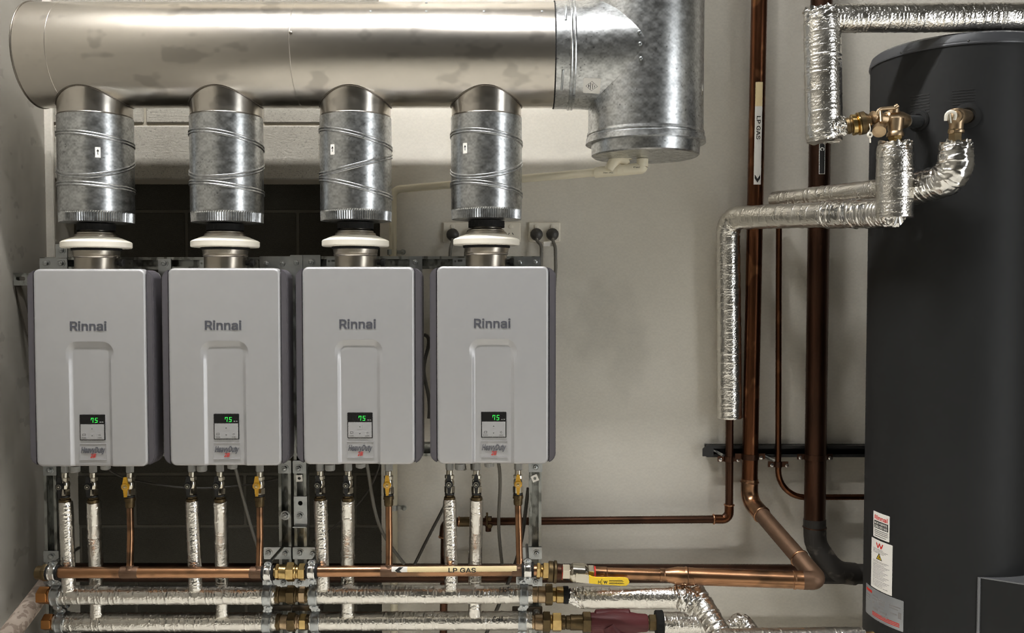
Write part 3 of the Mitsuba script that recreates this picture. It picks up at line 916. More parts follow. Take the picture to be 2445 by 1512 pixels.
for i in range(4):
    b = BOTT[i]
    for j, vx in enumerate(VX[i]):
        kind = ('hot', 'cold', 'gas')[j]
        yl = 'yellow' if j == 2 else 'black'
        lab = f'{yl} handled ball valve under the {ORD[i]} heater from the left' + ('', ', middle of its three')[j] if j < 2 else f'yellow handled ball valve under the {ORD[i]} heater from the left'
        if j == 0: lab = f'black handled ball valve leftmost under the {ORD[i]} heater from the left'
        t = thing('ball_valve', lab, 'valve', f'{yl} handled ball valves')
        p = lambda y: P(vx, b + y, VY)
        part(t, 'body', cat([lathe_px(p(10), [(0, 8), (12, 8)]), lathe_px(p(21), [(0, 10), (1, 11.5), (8, 11.5), (9, 10)], 8), lathe_px(p(30), [(0, 9), (3, 10.5), (8, 11.5), (13, 11), (18, 9.5), (20, 9.5)]),
                             lathe_px(p(48), [(0, 10.5), (1, 12.5), (15, 12.5), (16, 11)], 6)]), 'm_chrome', 25, label='nickel plated valve body')
        part(t, 'stem_ring', lathe_px(p(64), [(0, 9.5), (.5, 11.5), (4, 11.5), (5, 9)]), 'm_black')
        hY = VY - .036
        q = P(vx, b + 38, VY) + [0, -.036, 0]
        s_ = S(1, VY)
        m = 'm_yellow_dark' if j == 2 else 'm_black'
        lever = Polygon([(-3.4, 23), (3.4, 23), (6.5, 5), (4.6, -8), (3.0, -25), (-3.0, -25), (-4.6, -8), (-6.5, 5)]).union(Point(0, 0).buffer(9.2))
        lever = affinity.translate(affinity.scale(lever, s_, s_, origin=(0, 0)), q[0], q[2])
        h_ = part(t, 'handle', cat([plate(lever, q[1], .006), rod(q + [0, .004, 0], q + [0, .03, 0], .006, 14)]), m, 30, label=f'{yl} lever handle')
        part(h_, 'hub', cat([rev(q, [0, -1, 0], [(0, 8.2 * s_), (.003, 8 * s_), (.004, 6.6 * s_)], 24), ]), m)
        part(h_, 'screw', cat([rev(q, [0, -1, 0], [(.003, 2.6 * s_), (.0055, 2.3 * s_), (.006, .8 * s_)], 16), ring(q + [0, -.0042, 0], [0, -1, 0], 5.2 * s_, .0007, 20, 6)]), 'm_chrome')
        if j < 2:
            u = thing('union_nut', f'tarnished brass union nut on the {kind} riser under the {ORD[i]} heater from the left', 'nut', 'union nuts on the foil risers')
            scene[u] = mikit.ply(cat([lathe_px(p(68), [(0, 9), (1, 11), (5, 11), (6, 13.5)], 6), lathe_px(p(73), [(0, 12), (1, 13.5), (8, 13.8), (9, 12), (13, 12)])]), 'm_brass_dull', 25)
    # foil sleeved risers
    for j, tab in enumerate((RB1, RB2)):
        (xa_, _), (xb_, yb) = tab[i]
        kind = ('hot', 'cold')[j]
        Y1 = (HMY - .010, CMY - .010)[j]
        p0 = P(xa_, b + 79, VY); p1 = P(xb_, yb, Y1)
        Rr = S(16, VY)
        dest = ('upper', 'lower')[j]
        t = thing('insulated_riser', f'foil sleeved riser from the {ORD[i]} heater down to the {dest} foil manifold', 'pipe', 'foil sleeved risers')
        path = [p0, p1] if j == 0 else [p0, p0 * .5 + P((xa_ + xb_) / 2, (b + 79 + yb) / 2, VY * .45 + Y1 * .55) * .5, P(xb_ - (xb_ - xa_) * .16, 1385, Y1), p1]
        part(t, 'sleeve', foil(path, Rr, 10 * i + j, amp=.0012, bend=.4, rough_a=.25, pitch=.012), 'm_foil', 28)
        if j: part(t, 'seam_tape', foil([P(xb_ - (xb_ - xa_) * .3 , 1318, Y1 - .012), P(xb_ - (xb_ - xa_) * .2, 1346, Y1 - .006)], Rr * 1.06, 70 + i, amp=.0016), 'm_tape', 28)
        if (i, j) in ((1, 0), (2, 1), (3, 1)):
            tx, side, h0 = {(1, 0): ('XLPE 19.1mm 10 x 10m WALL 1972', .0, .0075), (2, 1): ('outlet + XLPE 19.1mm', .25, .008), (3, 1): ('10 x 10m WALL 19.1mm', -.95, .007)}[(i, j)]
            up = (i, j) == (1, 0) or True
            a0, a1 = path[0], path[-1] if j == 0 else path[2]
            L = np.linalg.norm(a1 - a0)
            m = text(tx, h0, .0004, width=min(L * (.82 if i != 2 else .5), len(tx) * h0 * .8))
            m.vertices[:, 1] -= h0 / 2
            c0 = a1 + (a0 - a1) * ((.08, .40, .30)[i - 1])
            part(t, 'print', wrap(m, c0, a0 - a1, Rr + .0018, turn=side), 'm_black_ink', label='black printed lettering')
    # gas riser
    vx = VX[i][2]
    xb_, yb = ((310, 1356), (619, 1356), (929, 1354), (1241, 1351))[i]
    t = thing('gas_riser', f'thin copper gas riser under the {ORD[i]} heater from the left', 'pipe', 'copper gas risers')
    p0, p1 = P(vx, b + 88, VY), P(xb_, yb, -.385)
    path = [p0, p0 * .55 + p1 * .45 + [0, .006, 0], p1]
    part(t, 'pipe', tube(path, S(8, VY), 20, bend=.3), 'm_copper', label='weathered copper pipe')
    part(t, 'socket', cat([lathe_px(P(vx, b + 68, VY), [(0, 9), (1, 12), (9, 13), (10, 10.5), (16, 11), (24, 10.5), (26, 8.5)])]), 'm_brass_dull', label='tarnished brass socket')
    part(t, 'solder_collar', rev(p1 - [0, 0, .004], [0, 0, 1], [(0, S(13, VY)), (.004, S(10, VY)), (.012, S(8.6, VY))], 24), 'm_copper_sooty')

# ---------------------------------------------------------------- manifolds
MGY = -.385


def along(p0, p1, secs, Y):
    """secs: (x0, x1, half height in pixels, sides); p0 and p1 give the axis in pixels."""
    out = []
    for x0, x1, r, n in secs:
        y0 = np.interp(x0, [p0[0], p1[0]], [p0[1], p1[1]]); y1 = np.interp(x1, [p0[0], p1[0]], [p0[1], p1[1]])
        a, b = P(x0, y0, Y), P(x1, y1, Y)
        rr = S(r, Y) / (math.cos(math.pi / 6) if n == 6 else 1)
        L = np.linalg.norm(b - a); e = min(.002, L * .3)
        out.append(rev(a, b - a, [(0, rr - e * .8), (e, rr), (L - e, rr), (L, rr - e * .8)], n, turn=0))
    return cat(out)


def clamp(px, py, r, w, Y, label, liner=False, group='split pipe clamps'):
    t = thing('pipe_clamp', label, 'clamp', group)
    cpt = P(px, py, Y); R = S(r, Y) + .0012; W = S(w, Y)
    th = np.linspace(0, 2 * np.pi, 49)
    prof = [(-W / 2, R), (-W / 2, R + .0035), (-W * .38, R + .0042), (-W * .22, R + .0030), (W * .22, R + .0030), (W * .38, R + .0042), (W / 2, R + .0035), (W / 2, R)]
    part(t, 'band', rev(cpt, [1, 0, 0], prof, 48), 'm_tape' if liner else 'm_zinc', 25)
    for sgn, nm in ((1, 'upper'), (-1, 'lower')):
        z = cpt[2] + sgn * (R + .0075)
        ear = affinity.scale(Point(0, 0).buffer(1, quad_segs=5), W * .55, .0085, origin=(0, 0))
        e = part(t, 'ear', plate(affinity.translate(ear, cpt[0], z), Y - .0065, .011), 'm_zinc')
        part(e, 'bolt', cat([rev([cpt[0], Y - .0065, z], [0, -1, 0], [(0, .0062), (.0025, .006), (.0035, .0045)], 16), hexnut([cpt[0], Y - .008, z], [0, -1, 0], .0075, .004, .0006)]), 'm_zinc')
    if liner:
        part(t, 'rubber_liner', rev(cpt, [1, 0, 0], [(-W * .85, R - .0006), (-W * .85, R + .0025), (W * .85, R + .0025), (W * .85, R - .0006)], 40), 'm_rubber')
    part(t, 'stud', rod(cpt + [0, R, R + .008], [cpt[0], GY - .004, cpt[2] + R + .008], .005, 12), 'm_zinc')
    return t


SIDES_ = ['at the end beside the concrete wall', 'left of the middle union', 'right of the middle union', 'at the end towards the open wall']
for row, (Y, r, xs_, ys_, w) in enumerate(((MGY, 14.5, (127.5, 641, 745, 1260), (1367.5, 1368, 1364, 1361), 17), (HMY, 23, (139, 641, 750, 1251), (1421, 1421, 1420, 1419), 20), (CMY, 22.5, (149, 640, 755, 1247), (1486, 1486, 1484, 1482), 20))):
    nm = ('copper gas manifold', 'upper foil manifold', 'lower foil manifold')[row]
    for k_ in range(4):
        clamp(xs_[k_], ys_[k_], r + (0 if row else .5), w, Y, f'zinc split clamp on the {nm} {SIDES_[k_]}', liner=row == 0)

t = thing('gas_manifold', 'copper gas manifold under the first and second heaters', 'pipe', 'copper gas manifolds')
part(t, 'pipe', tube([P(118, 1367.5, MGY), P(655, 1367, MGY)], S(13.5, MGY), 36), 'm_copper')
part(t, 'end_plug', along((88, 1368), (125, 1368), [(88, 105, 16.5, 28), (103, 114, 18, 6), (113, 124, 14, 24)], MGY), 'm_brass_dull', label='brass plug closing the end')
for x in (310, 619):
    part(t, 'brazed_joint', rev(P(x - 22, 1367.3, MGY), [1, 0, 0], [(0, S(13.4, MGY)), (.004, S(14.2, MGY)), (S(44, MGY) - .004, S(14.2, MGY)), (S(44, MGY), S(13.4, MGY))], 32), 'm_copper_sooty')
t = thing('gas_manifold', 'copper gas manifold with the long LP GAS label, under the third and fourth heaters', 'pipe', 'copper gas manifolds')
part(t, 'pipe', tube([P(732, 1365, MGY), P(1283, 1362, MGY)], S(13.5, MGY), 36), 'm_copper')
for x in (929, 1241):
    part(t, 'brazed_joint', rev(P(x - 20, 1364 if x < 1000 else 1362.5, MGY), [1, 0, 0], [(0, S(13.4, MGY)), (.004, S(14, MGY)), (S(40, MGY) - .004, S(14, MGY)), (S(40, MGY), S(13.4, MGY))], 32), 'm_copper_sooty')


def band_label(parent, a, b, R, half, mats, name='label', up=None):
    """A label strip on a pipe from a to b, turned to 'up', covering +-half radians; mats: (share from, share to, material)."""
    d = unit(b - a); L = np.linalg.norm(b - a)
    e = np.array([0, -1, 0.]) if up is None else np.asarray(up, float)
    e = unit(e - d * (e @ d)); g = np.cross(e, d)
    th = np.linspace(-half, half, 13)
    for s0, s1, m in mats:
        rings = [a + d * L * s + R * (np.cos(th)[:, None] * e + np.sin(th)[:, None] * g) for s in (s0, s1)]
        v = np.vstack(rings); n_ = len(th)
        f = np.array([[k, k + n_, k + n_ + 1] for k in range(n_ - 1)] + [[k, k + n_ + 1, k + 1] for k in range(n_ - 1)])
        part(parent, name, trimesh.Trimesh(v, f, process=False), m, True)


a, b = P(935, 1363, MGY - .016), P(1234, 1361, MGY - .016)
a[1] = b[1] = MGY
RL = S(13.5, MGY) + .0006
band_label(t, a, b, RL, .70, [(0, .125, 'm_label'), (.125, 1, 'm_cream_label')])
m = text('LP GAS', .0135, .0005, True, width=S(66, MGY - .016)); m.vertices[:, 1] -= .0066
part(t, 'label_lettering', wrap(m, P(1071, 1362, MGY - .016) * [1, 0, 1] + [0, MGY, 0], [1, 0, 0], RL + .0002), 'm_black_ink', label='black lettering LP GAS')
chev = affinity.scale(Polygon([(0, 0), (10, 8), (20, 8), (11, 0), (20, -8), (10, -8)]), S(1, MGY), S(1, MGY), origin=(0, 0))
part(t, 'label_arrow', wrap(flat(chev), P(943, 1362.5, MGY - .016) * [1, 0, 1] + [0, MGY, 0], [1, 0, 0], RL + .0002), 'm_black_ink', label='black arrowhead pointing left')


def manifold(Y, x0, x1, y0, y1, r, seed, label):
    t = thing('insulated_manifold', label, 'pipe', 'foil sleeved manifolds')
    part(t, 'sleeve', foil([P(x0, y0, Y), P(x1, y1, Y)], S(r, Y), seed, amp=.0013, rough_a=.5, rough_b=.5, pitch=.009, crease=1.3), 'm_foil', 28)
    return t


tm = [manifold(HMY, 126, 660, 1421, 1421, 22.5, 201, 'upper foil sleeved manifold under the first and second heaters'), manifold(HMY, 738, 1271, 1420, 1419, 22, 202, 'upper foil sleeved manifold marked Hot, under the third and fourth heaters'),
      manifold(CMY, 133, 662, 1486, 1485, 22, 203, 'lower foil sleeved manifold under the first and second heaters'), manifold(CMY, 741, 1270, 1484, 1482, 22, 204, 'lower foil sleeved manifold marked Cold, under the third and fourth heaters')]
part(tm[0], 'end_cap', along((94, 1422), (128, 1422), [(94, 118, 18.5, 6), (116, 122, 17, 24), (121, 128, 14, 20)], HMY), 'm_cap', label='orange brass end cap')
part(tm[2], 'end_cap', along((106, 1486), (136, 1486), [(106, 127, 17.5, 6), (126, 132, 17, 24), (131, 136, 14, 20)], CMY), 'm_cap', label='orange brass end cap')
m = text('XLPE 19.1 10 x 10m WALL', .006, .0004, width=S(120, HMY)); m.vertices[:, 1] -= .003
part(tm[0], 'print', wrap(m, P(340, 1421, HMY), [1, 0, 0], S(22.5, HMY) + .0016, turn=-.98), 'm_black_ink')
m = text('XLPE 19.1 10 x 10m WALL', .006, .0004, width=S(130, CMY)); m.vertices[:, 1] -= .003
part(tm[2], 'print', wrap(m, P(165, 1486, CMY), [1, 0, 0], S(22, CMY) + .0016, turn=-1.0), 'm_black_ink')


def hand(strokes, cx, cy, h, Y, R, c0):
    """Pen strokes (units of letter height) written on a horizontal sleeve."""
    out = []
    for st in strokes:
        pts = []
        for u, v in st:
            a = ((cy - c0[2]) + v * h) / R
            pts.append([cx + u * h, c0[1] - R * math.cos(a), c0[2] + R * math.sin(a)])
        out.append(tube(dense(np.array(pts), .002), .0011, 6))
    return cat(out)


circ = lambda x, y, r: [(x + r * math.cos(a), y + r * math.sin(a)) for a in np.linspace(.3, 6.6, 14)]
Hs = [[(0, 0), (.1, 1)], [(.62, 0), (.72, 1.05)], [(0, .48), (.7, .55)], circ(1.05, .32, .26), [(1.62, 1.25), (1.5, .3), (1.75, .25)], [(1.3, .95), (2.0, 1.15)]]
p = P(1193, 1413, HMY - .02)
part(tm[1], 'handwriting', hand(Hs, p[0], p[2], .017, HMY, S(22, HMY) + .0015, P(1193, 1419.5, HMY)), 'm_black_ink', label='the word Hot in black marker')
Cs = [[(.6, .85), (.3, 1.0), (.02, .6), (0, .2), (.15, -.1), (.4, -.05)], circ(.95, .35, .24), [(1.3, .95), (1.25, .1)], circ(1.62, .32, .22), [(1.85, 1.05), (1.88, .1)]]
p = P(1177, 1482, CMY - .02)
part(tm[3], 'handwriting', hand(Cs, p[0], p[2], .016, CMY, S(22, CMY) + .0015, P(1177, 1482.5, CMY)), 'm_black_ink', label='the word Cold in black marker')


def union(Y, y, dx, label, body, hexm, dull):
    t = thing('pipe_union', label, 'coupling', 'unions between the manifolds')
    part(t, 'nut', along((640, y), (760, y), [(659 + dx, 667 + dx, 17, 6), (667 + dx, 686 + dx, 17.5, 30)], Y), body, 25)
    part(t, 'hexagon', along((640, y), (760, y), [(685 + dx, 703 + dx, 20.5, 6)], Y), hexm, 20, label='large hexagon')
    part(t, 'ring', along((640, y), (760, y), [(702 + dx, 708 + dx, 17.5, 30), (708 + dx, 715 + dx, 16.5, 30)], Y), body)
    part(t, 'tail_nut', along((640, y), (760, y), [(714 + dx, 729 + dx, 18, 6), (728 + dx, 739 + dx, 13.5, 24), (650 + dx, 660 + dx, 13, 24)], Y), dull, 25)


union(MGY, 1366, 0, 'bright brass union on the copper gas line between the two frames', 'm_brass', 'm_brass', 'm_brass')
union(HMY, 1421, 1, 'tarnished brass union between the upper foil manifolds', 'm_brass_dull', 'm_brass_dull', 'm_bronze')
union(CMY, 1486, 3, 'tarnished brass union between the lower foil manifolds', 'm_bronze', 'm_brass_dull', 'm_brass')
for t_, y, Y, dx in (('pipe_union_001', 1421, HMY, 0), ('pipe_union_002', 1486, CMY, 2)):
    for sec in ((655 + dx, 668 + dx, 20, 30), (729 + dx, 738 + dx, 18, 30)):
        part(t_, 'collar', along((640, y), (760, y), [sec], Y), 'm_brass_dull')

# ---------------------------------------------------------------- gas line to the right
t = thing('pipe_coupling', 'brass and blackened coupling between the copper gas manifold and the nickel ball valve', 'coupling')
A = ((1270, 1363), (1345, 1367))
part(t, 'nut', along(*A, [(1281, 1290, 17, 6), (1290, 1296, 15, 24), (1296, 1311, 18, 6)], MGY), 'm_brass', 25)
part(t, 'flange', along(*A, [(1309, 1321, 25, 36), (1322, 1329, 27, 36)], MGY), 'm_brass_dull', label='dark round flange')
part(t, 'tail', along(*A, [(1328, 1341, 20, 30)], MGY), 'm_copper_dark')
t = thing('gas_ball_valve', 'large nickel plated ball valve with a long yellow lever', 'valve')
A = ((1340, 1367), (1422, 1369))
part(t, 'thread_tape', along(*A, [(1339, 1342.5, 17.5, 24), (1418, 1421.5, 17, 24)], MGY), 'm_red_ink', label='red thread sealant')
a, b = P(1358, 1367.5, MGY), P(1405, 1368.5, MGY)
L = b[0] - a[0]
part(t, 'body', cat([along(*A, [(1342, 1361, 17, 6), (1403, 1418, 16.5, 6)], MGY), rev(a, b - a, [(0, S(15, MGY)), (L * .12, S(21, MGY)), (L * .2, S(23, MGY)), (L * .8, S(23, MGY)), (L * .9, S(20, MGY)), (L, S(15, MGY))], 40)]), 'm_chrome', 25)
q = P(1386, 1380, MGY - .035)
part(t, 'stem', cat([rod(q + [0, .02, 0], q + [0, -.004, 0], .012, 20, .001), hexnut(q + [0, -.004, 0], [0, -1, 0], .013, .006), rod(P(1388, 1366, MGY - .024), P(1388, 1366, MGY - .034), .006, 12)]), 'm_chrome', 25)
LY = MGY - .046
lv = np.array([P(x, y, LY)[[0, 2]] for x, y in ((1376, 1372), (1400, 1373), (1412, 1379), (1412, 1394), (1398, 1392), (1376, 1390))])
part(t, 'lever_arm', plate(Polygon(lv).buffer(.001), LY, .003), 'm_chrome')
lv = [(1407, 1375), (1414, 1378), (1424, 1380), (1492, 1380.5), (1499, 1383), (1502, 1389), (1500, 1394), (1494, 1398), (1480, 1398), (1424, 1394), (1414, 1393), (1407, 1392)]
lvp = Polygon([P(x, y, LY)[[0, 2]] for x, y in lv]).buffer(.001)
h_ = part(t, 'lever', cat([plate(lvp.buffer(-.0012), LY - .0035, .009), plate(lvp, LY - .0025, .007)]), 'm_yellow', 30, label='yellow plastic coated lever')
hw_ = [face(text('H', .009, .0004, True), P(1427, 1393, LY)[0], LY - .0034, P(1427, 1393, LY)[2]), face(text('w', .0115, .0004, True), P(1440, 1393, LY)[0], LY - .0034, P(1440, 1393, LY)[2])]
x0, z0, x1, z1 = pxrect(1436, 1382, 1437, 1396, LY)
hw_.append(span(x0, x1, LY - .004, LY - .0034, z0, z1))
for r_ in (1385.6, 1388, 1391.2, 1393.6):
    x0, z0, x1, z1 = pxrect(1454, r_ - .5, 1490 - (r_ * 7 % 5), r_ + .5, LY); hw_.append(span(x0, x1, LY - .0038, LY - .0034, z0, z1))
part(h_, 'lettering', cat(hw_), 'm_black_ink')
t = thing('gas_pipe', 'copper gas pipe from the yellow lever valve to the tall LP GAS riser', 'pipe')
g0, g1, g2, gE = P(1420, 1369, MGY), P(1580, 1373, -.392), P(1630, 1376, -.398), P(1955, 1387, -.455)
w0, w1 = P(1789, 1195, -.07), P(1814, -60, -.07)
RS1, RS2 = S(14, MGY), S(20.5, -.40)
part(t, 'small_run', tube([g0, g1], RS1, 32), 'm_copper')
part(t, 'adapter', cat([rev(g0, g1 - g0, [(0, RS1 * 1.1), (.004, RS1 * 1.14), (S(28, MGY), RS1 * 1.12), (S(30, MGY), RS1 * 1.02)], 32), rev(P(1438, 1370, MGY - .016), [0, -1, 0], [(0, .008), (.005, .007), (.006, .004)], 16)]), 'm_copper', 30)
u = unit(g2 - g1)
part(t, 'reducer', rev(g1 - u * .006, u, [(0, RS1 * 1.02), (.001, RS1 * 1.14), (.012, RS1 * 1.12), (.016, RS1 * 1.04), (.026, RS1 * 1.16), (.055, RS2 * 1.06), (.075, RS2 * 1.06), (.078, RS2 * 1.12), (.083, RS2 * 1.12), (.086, RS2 * 1.05), (.104, RS2 * 1.06), (.106, RS2 * 1.01)], 40), 'm_copper', 30, label='copper reducer')
part(t, 'large_run', tube([g2, P(1900, 1385, -.445)], RS2, 36), 'm_copper')
u = unit(gE - g2); pq = P(1893, 1385, -.444)
part(t, 'elbow_socket', rev(pq, u, [(0, RS2), (.002, RS2 * 1.09), (.007, RS2 * 1.09), (.010, RS2 * 1.03), (.024, RS2 * 1.06), (.05, RS2 * 1.06)], 36), 'm_copper')
dback = unit(w0 - gE)
part(t, 'elbow', tube([pq + u * .03, gE, gE + dback * .11], RS2 * 1.07, 36, bend=.055), 'm_copper_sooty', label='sooty brazed elbow')
part(t, 'back_run', tube([gE + dback * .09, w0 - dback * .05], RS2 * 1.0, 36), 'm_copper_sooty')
for s_ in (.1, None):
    cc = gE + dback * .108 if s_ else w0 - dback * .085
    part(t, 'solder_ring', ring(cc, dback, RS2 * 1.05, .0035, 36), 'm_copper')
RW = S(18.7, -.07)
uw = unit(w1 - w0)
part(t, 'wall_elbow', tube([w0 - dback * .085, w0, w0 + uw * .075], RW * 1.08, 36, bend=.06), 'm_copper', label='bright copper elbow at the wall')
part(t, 'socket_ring', ring(w0 + uw * .064, uw, RW * 1.08, .003, 36), 'm_copper')
part(t, 'riser', tube([w0 + uw * .06, w1 + uw * .9], RW, 36), 'm_copper_brown', label='brown copper riser up the wall')
at = lambda y: w0 + (w1 - w0) * ((w0[2] - P(1800, y, -.07)[2]) / (w0[2] - w1[2]))
Rl = RW + .0006
band_label(t, at(200), at(443), Rl, .46, [(0, .235, 'm_cream_label'), (.235, 1, 'm_label')], up=[-.05, -1, 0])
m = text('LP GAS', .0125, .0005, True, width=S(55, -.1)); m.vertices[:, 1] -= .0062
part(t, 'label_lettering', wrap(m, at(281), -uw, Rl + .0002, up=[-.05, -1, 0]), 'm_black_ink', label='black lettering LP GAS reading downwards')
chev = affinity.scale(Polygon([(0, 0), (-10, 8), (-20, 8), (-9, 0), (-20, -8), (-10, -8)]), S(.95, -.1), S(.8, -.1), origin=(0, 0))
part(t, 'label_arrow', wrap(flat(chev), at(438), -uw, Rl + .0002, up=[-.05, -1, 0]), 'm_black_ink', label='black arrowhead pointing down')

# ---------------------------------------------------------------- hot and cold lines to the right
t = thing('pipe_coupling', 'brass coupling with a black ring between the Hot manifold and the crumpled foil pipe', 'coupling')
A = ((1260, 1420), (1360, 1421))
part(t, 'nut', along(*A, [(1270, 1284, 19, 30), (1285, 1303, 19.5, 30)], HMY), 'm_bronze')
part(t, 'hexagon', along(*A, [(1302, 1319, 23, 6)], HMY), 'm_brass_dull', 20)
part(t, 'tail', along(*A, [(1318, 1328, 17, 30), (1328, 1346, 19.5, 30)], HMY), 'm_brass')
part(t, 'rubber_ring', along(*A, [(1345, 1357, 21, 30)], HMY), 'm_rubber')
t = thing('insulated_branch', 'foil wrapped pipe starting crumpled below the yellow lever and bending down', 'pipe')
part(t, 'sleeve', foil([P(1384, 1427, HMY), P(1628, 1427, -.40), P(1640, 1439, -.42)], S(27, -.37), 301, bend=.03, amp=.0013, rough_a=1.4, pitch=.022, ring_span=2.0), 'm_foil', 28)
part(t, 'ribbed_drop', foil([P(1657, 1414, -.375), P(1748, 1560, -.53)], S(27, -.45), 308, amp=.0022, pitch=.021, ring_span=6.0, crease=1.5), 'm_foil', 28, label='sloping ribbed foil sleeve')
part(t, 'crumpled_end', foil([P(1355, 1421, HMY), P(1392, 1428, HMY)], S(18, HMY), 302, amp=.0022, taper=1.5, rough_a=1, rough_b=2), 'm_tape', 24, label='crumpled foil gathered at the end')
part(t, 'elbow_wrap', foil([P(1606, 1425, -.395), P(1634, 1427, -.402), P(1660, 1447, -.43)], S(29.5, -.40), 303, amp=.0026, bend=.05, rough_a=1.5, rough_b=1), 'm_tape', 24, label='shiny crumpled tape round the bend')
t = thing('pipe_coupling', 'long brass coupling at the end of the Cold manifold, before the red strainer', 'coupling')
A = ((1260, 1486), (1420, 1487))
part(t, 'nut', along(*A, [(1270, 1277, 17, 30), (1277, 1297, 19.5, 30)], CMY), 'm_bronze')
part(t, 'hexagon', along(*A, [(1296, 1313, 23, 6)], CMY), 'm_brass_dull', 20)
part(t, 'ring', along(*A, [(1313, 1319, 18, 30), (1319, 1340, 20, 6)], CMY), 'm_brass', 25)
part(t, 'tail', along(*A, [(1340, 1350, 17, 30), (1351, 1362, 16.5, 30), (1361, 1393, 18.5, 30), (1391, 1410, 23, 6)], CMY), 'm_brass_dull', 25)
t = thing('strainer', 'dark red cast strainer on the lower line below the foil branch', 'strainer')
a, b = P(1408, 1488, CMY), P(1546, 1488, CMY)
L = b[0] - a[0]
s_ = S(1, CMY)
part(t, 'body', rev(a, b - a, [(0, 21 * s_), (L * .03, 24 * s_), (L * .18, 25 * s_), (L * .4, 29 * s_), (L * .6, 28 * s_), (L * .85, 22 * s_), (L * .97, 21 * s_), (L, 19 * s_)], 40), 'm_red')
part(t, 'cover', rev(P(1420, 1470, CMY + .01), [1, 0, .02], [(0, 10 * s_), (3 * s_, 14 * s_), (82 * s_, 15 * s_), (86 * s_, 11 * s_)], 32), 'm_red')
part(t, 'leg', rev(P(1455, 1492, CMY - .01), [.6, -.25, -1], [(0, 24 * s_), (40 * s_, 23 * s_), (60 * s_, 20 * s_)], 32), 'm_red')
t = thing('pipe_coupling', 'tarnished brass tail with a black disc at the right end of the red strainer', 'coupling')
part(t, 'tail', along((1540, 1488), (1600, 1488), [(1540, 1550, 15, 24), (1549, 1566, 18, 6)], CMY), 'm_brass_dull', 25)
part(t, 'disc', along((1540, 1488), (1600, 1488), [(1565, 1583, 30, 40)], CMY), 'm_rubber')
solo('insulated_pipe', foil([P(1583, 1491, CMY), P(1690, 1491, CMY)], S(29, CMY), 305, amp=.0013), 'm_foil', 'short foil wrapped pipe beside the black disc, behind the bent foil branch', 'pipe', smooth=28)
t = thing('insulated_pipe', 'bright foil wrapped pipe along the bottom edge below the copper gas pipe', 'pipe')
part(t, 'sleeve', foil([P(1722, 1533, -.60), P(2062, 1529, -.62)], S(31, -.62), 306, amp=.0014, rough_b=1.2), 'm_foil', 28)
part(t, 'brass_tail', rev(P(2058, 1530, -.62), P(2118, 1528, -.62) - P(2058, 1530, -.62), [(0, .012), (.012, .013), (.014, .024), (.034, .025), (.036, .018), (.07, .018)], 24), 'm_brass', label='brass fitting at the far end')
solo('insulated_stub', foil([P(1745, 1500, -.40), P(1772, 1482, -.40), P(1800, 1520, -.44)], S(21, -.40), 307, amp=.002, bend=.03, rough_a=1, rough_b=1), 'm_foil', 'small dark foil wrapped bend behind the bottom foil pipe', 'pipe', smooth=28)

# ---------------------------------------------------------------- pipes on the back wall
t = thing('wall_pipe', 'thin brown copper pipe that leaves the foil sleeve and turns left along the wall', 'pipe')
WY = -.06
c0, c1, c2, c3 = P(1742, 985, WY), P(1741, 1240, WY), P(1062, 1247, WY), P(1058, 1560, WY)
Rc = S(9.3, WY)
part(t, 'pipe', tube([c0, c1, c2, c3], Rc, 24, bend=.035), 'm_copper_dark')
for a, d in ((P(1741, 1206, WY), [0, 0, 1]), (P(1704, 1240, WY), [1, 0, 0]), (P(1096, 1246, WY), [1, 0, 0]), (P(1059, 1282, WY), [0, 0, 1])):
    part(t, 'fitting_ring', ring(a, d, Rc * 1.15, .0032, 28), 'm_copper')
part(t, 'elbow', tube([P(1704, 1240, WY), c1, P(1741, 1206, WY)], Rc * 1.16, 24, bend=.035), 'm_copper_brown')
part(t, 'elbow', tube([P(1096, 1246.5, WY), c2, P(1059, 1282, WY)], Rc * 1.16, 24, bend=.035), 'm_copper_dark')
part(t, 'sleeve', rod(P(1096, 1246.5, WY), P(1140, 1246, WY), Rc * 1.25, 24, .002), 'm_brass_dull')
t = thing('pipe_stand', 'brown saddle clip on a thin rod holding the horizontal wall pipe', 'pipe clip')
q = P(1166, 1245, WY)
part(t, 'saddle', rev(q - [.012, 0, 0], [1, 0, 0], [(0, Rc), (0, Rc + .004), (.024, Rc + .004), (.024, Rc)], 28), 'm_copper_dark', 25)
part(t, 'screw', cat([rod(q + [-.004, -Rc - .002, -.012], q + [-.004, -Rc - .002, .034], .0035, 10), hexnut(q + [.004, -Rc, .012], [0, -1, 0], .014, .007), hexnut(q + [.006, -Rc, -.012], [0, -1, 0], .016, .007)]), 'm_brass_dull', 25)
part(t, 'rod', cat([rod(q - [0, 0, Rc], [q[0], q[1], .62], .0055, 12), rod(q - [0, 0, Rc], q - [0, 0, Rc + .022], .010, 14, .001)]), 'm_copper_dark')

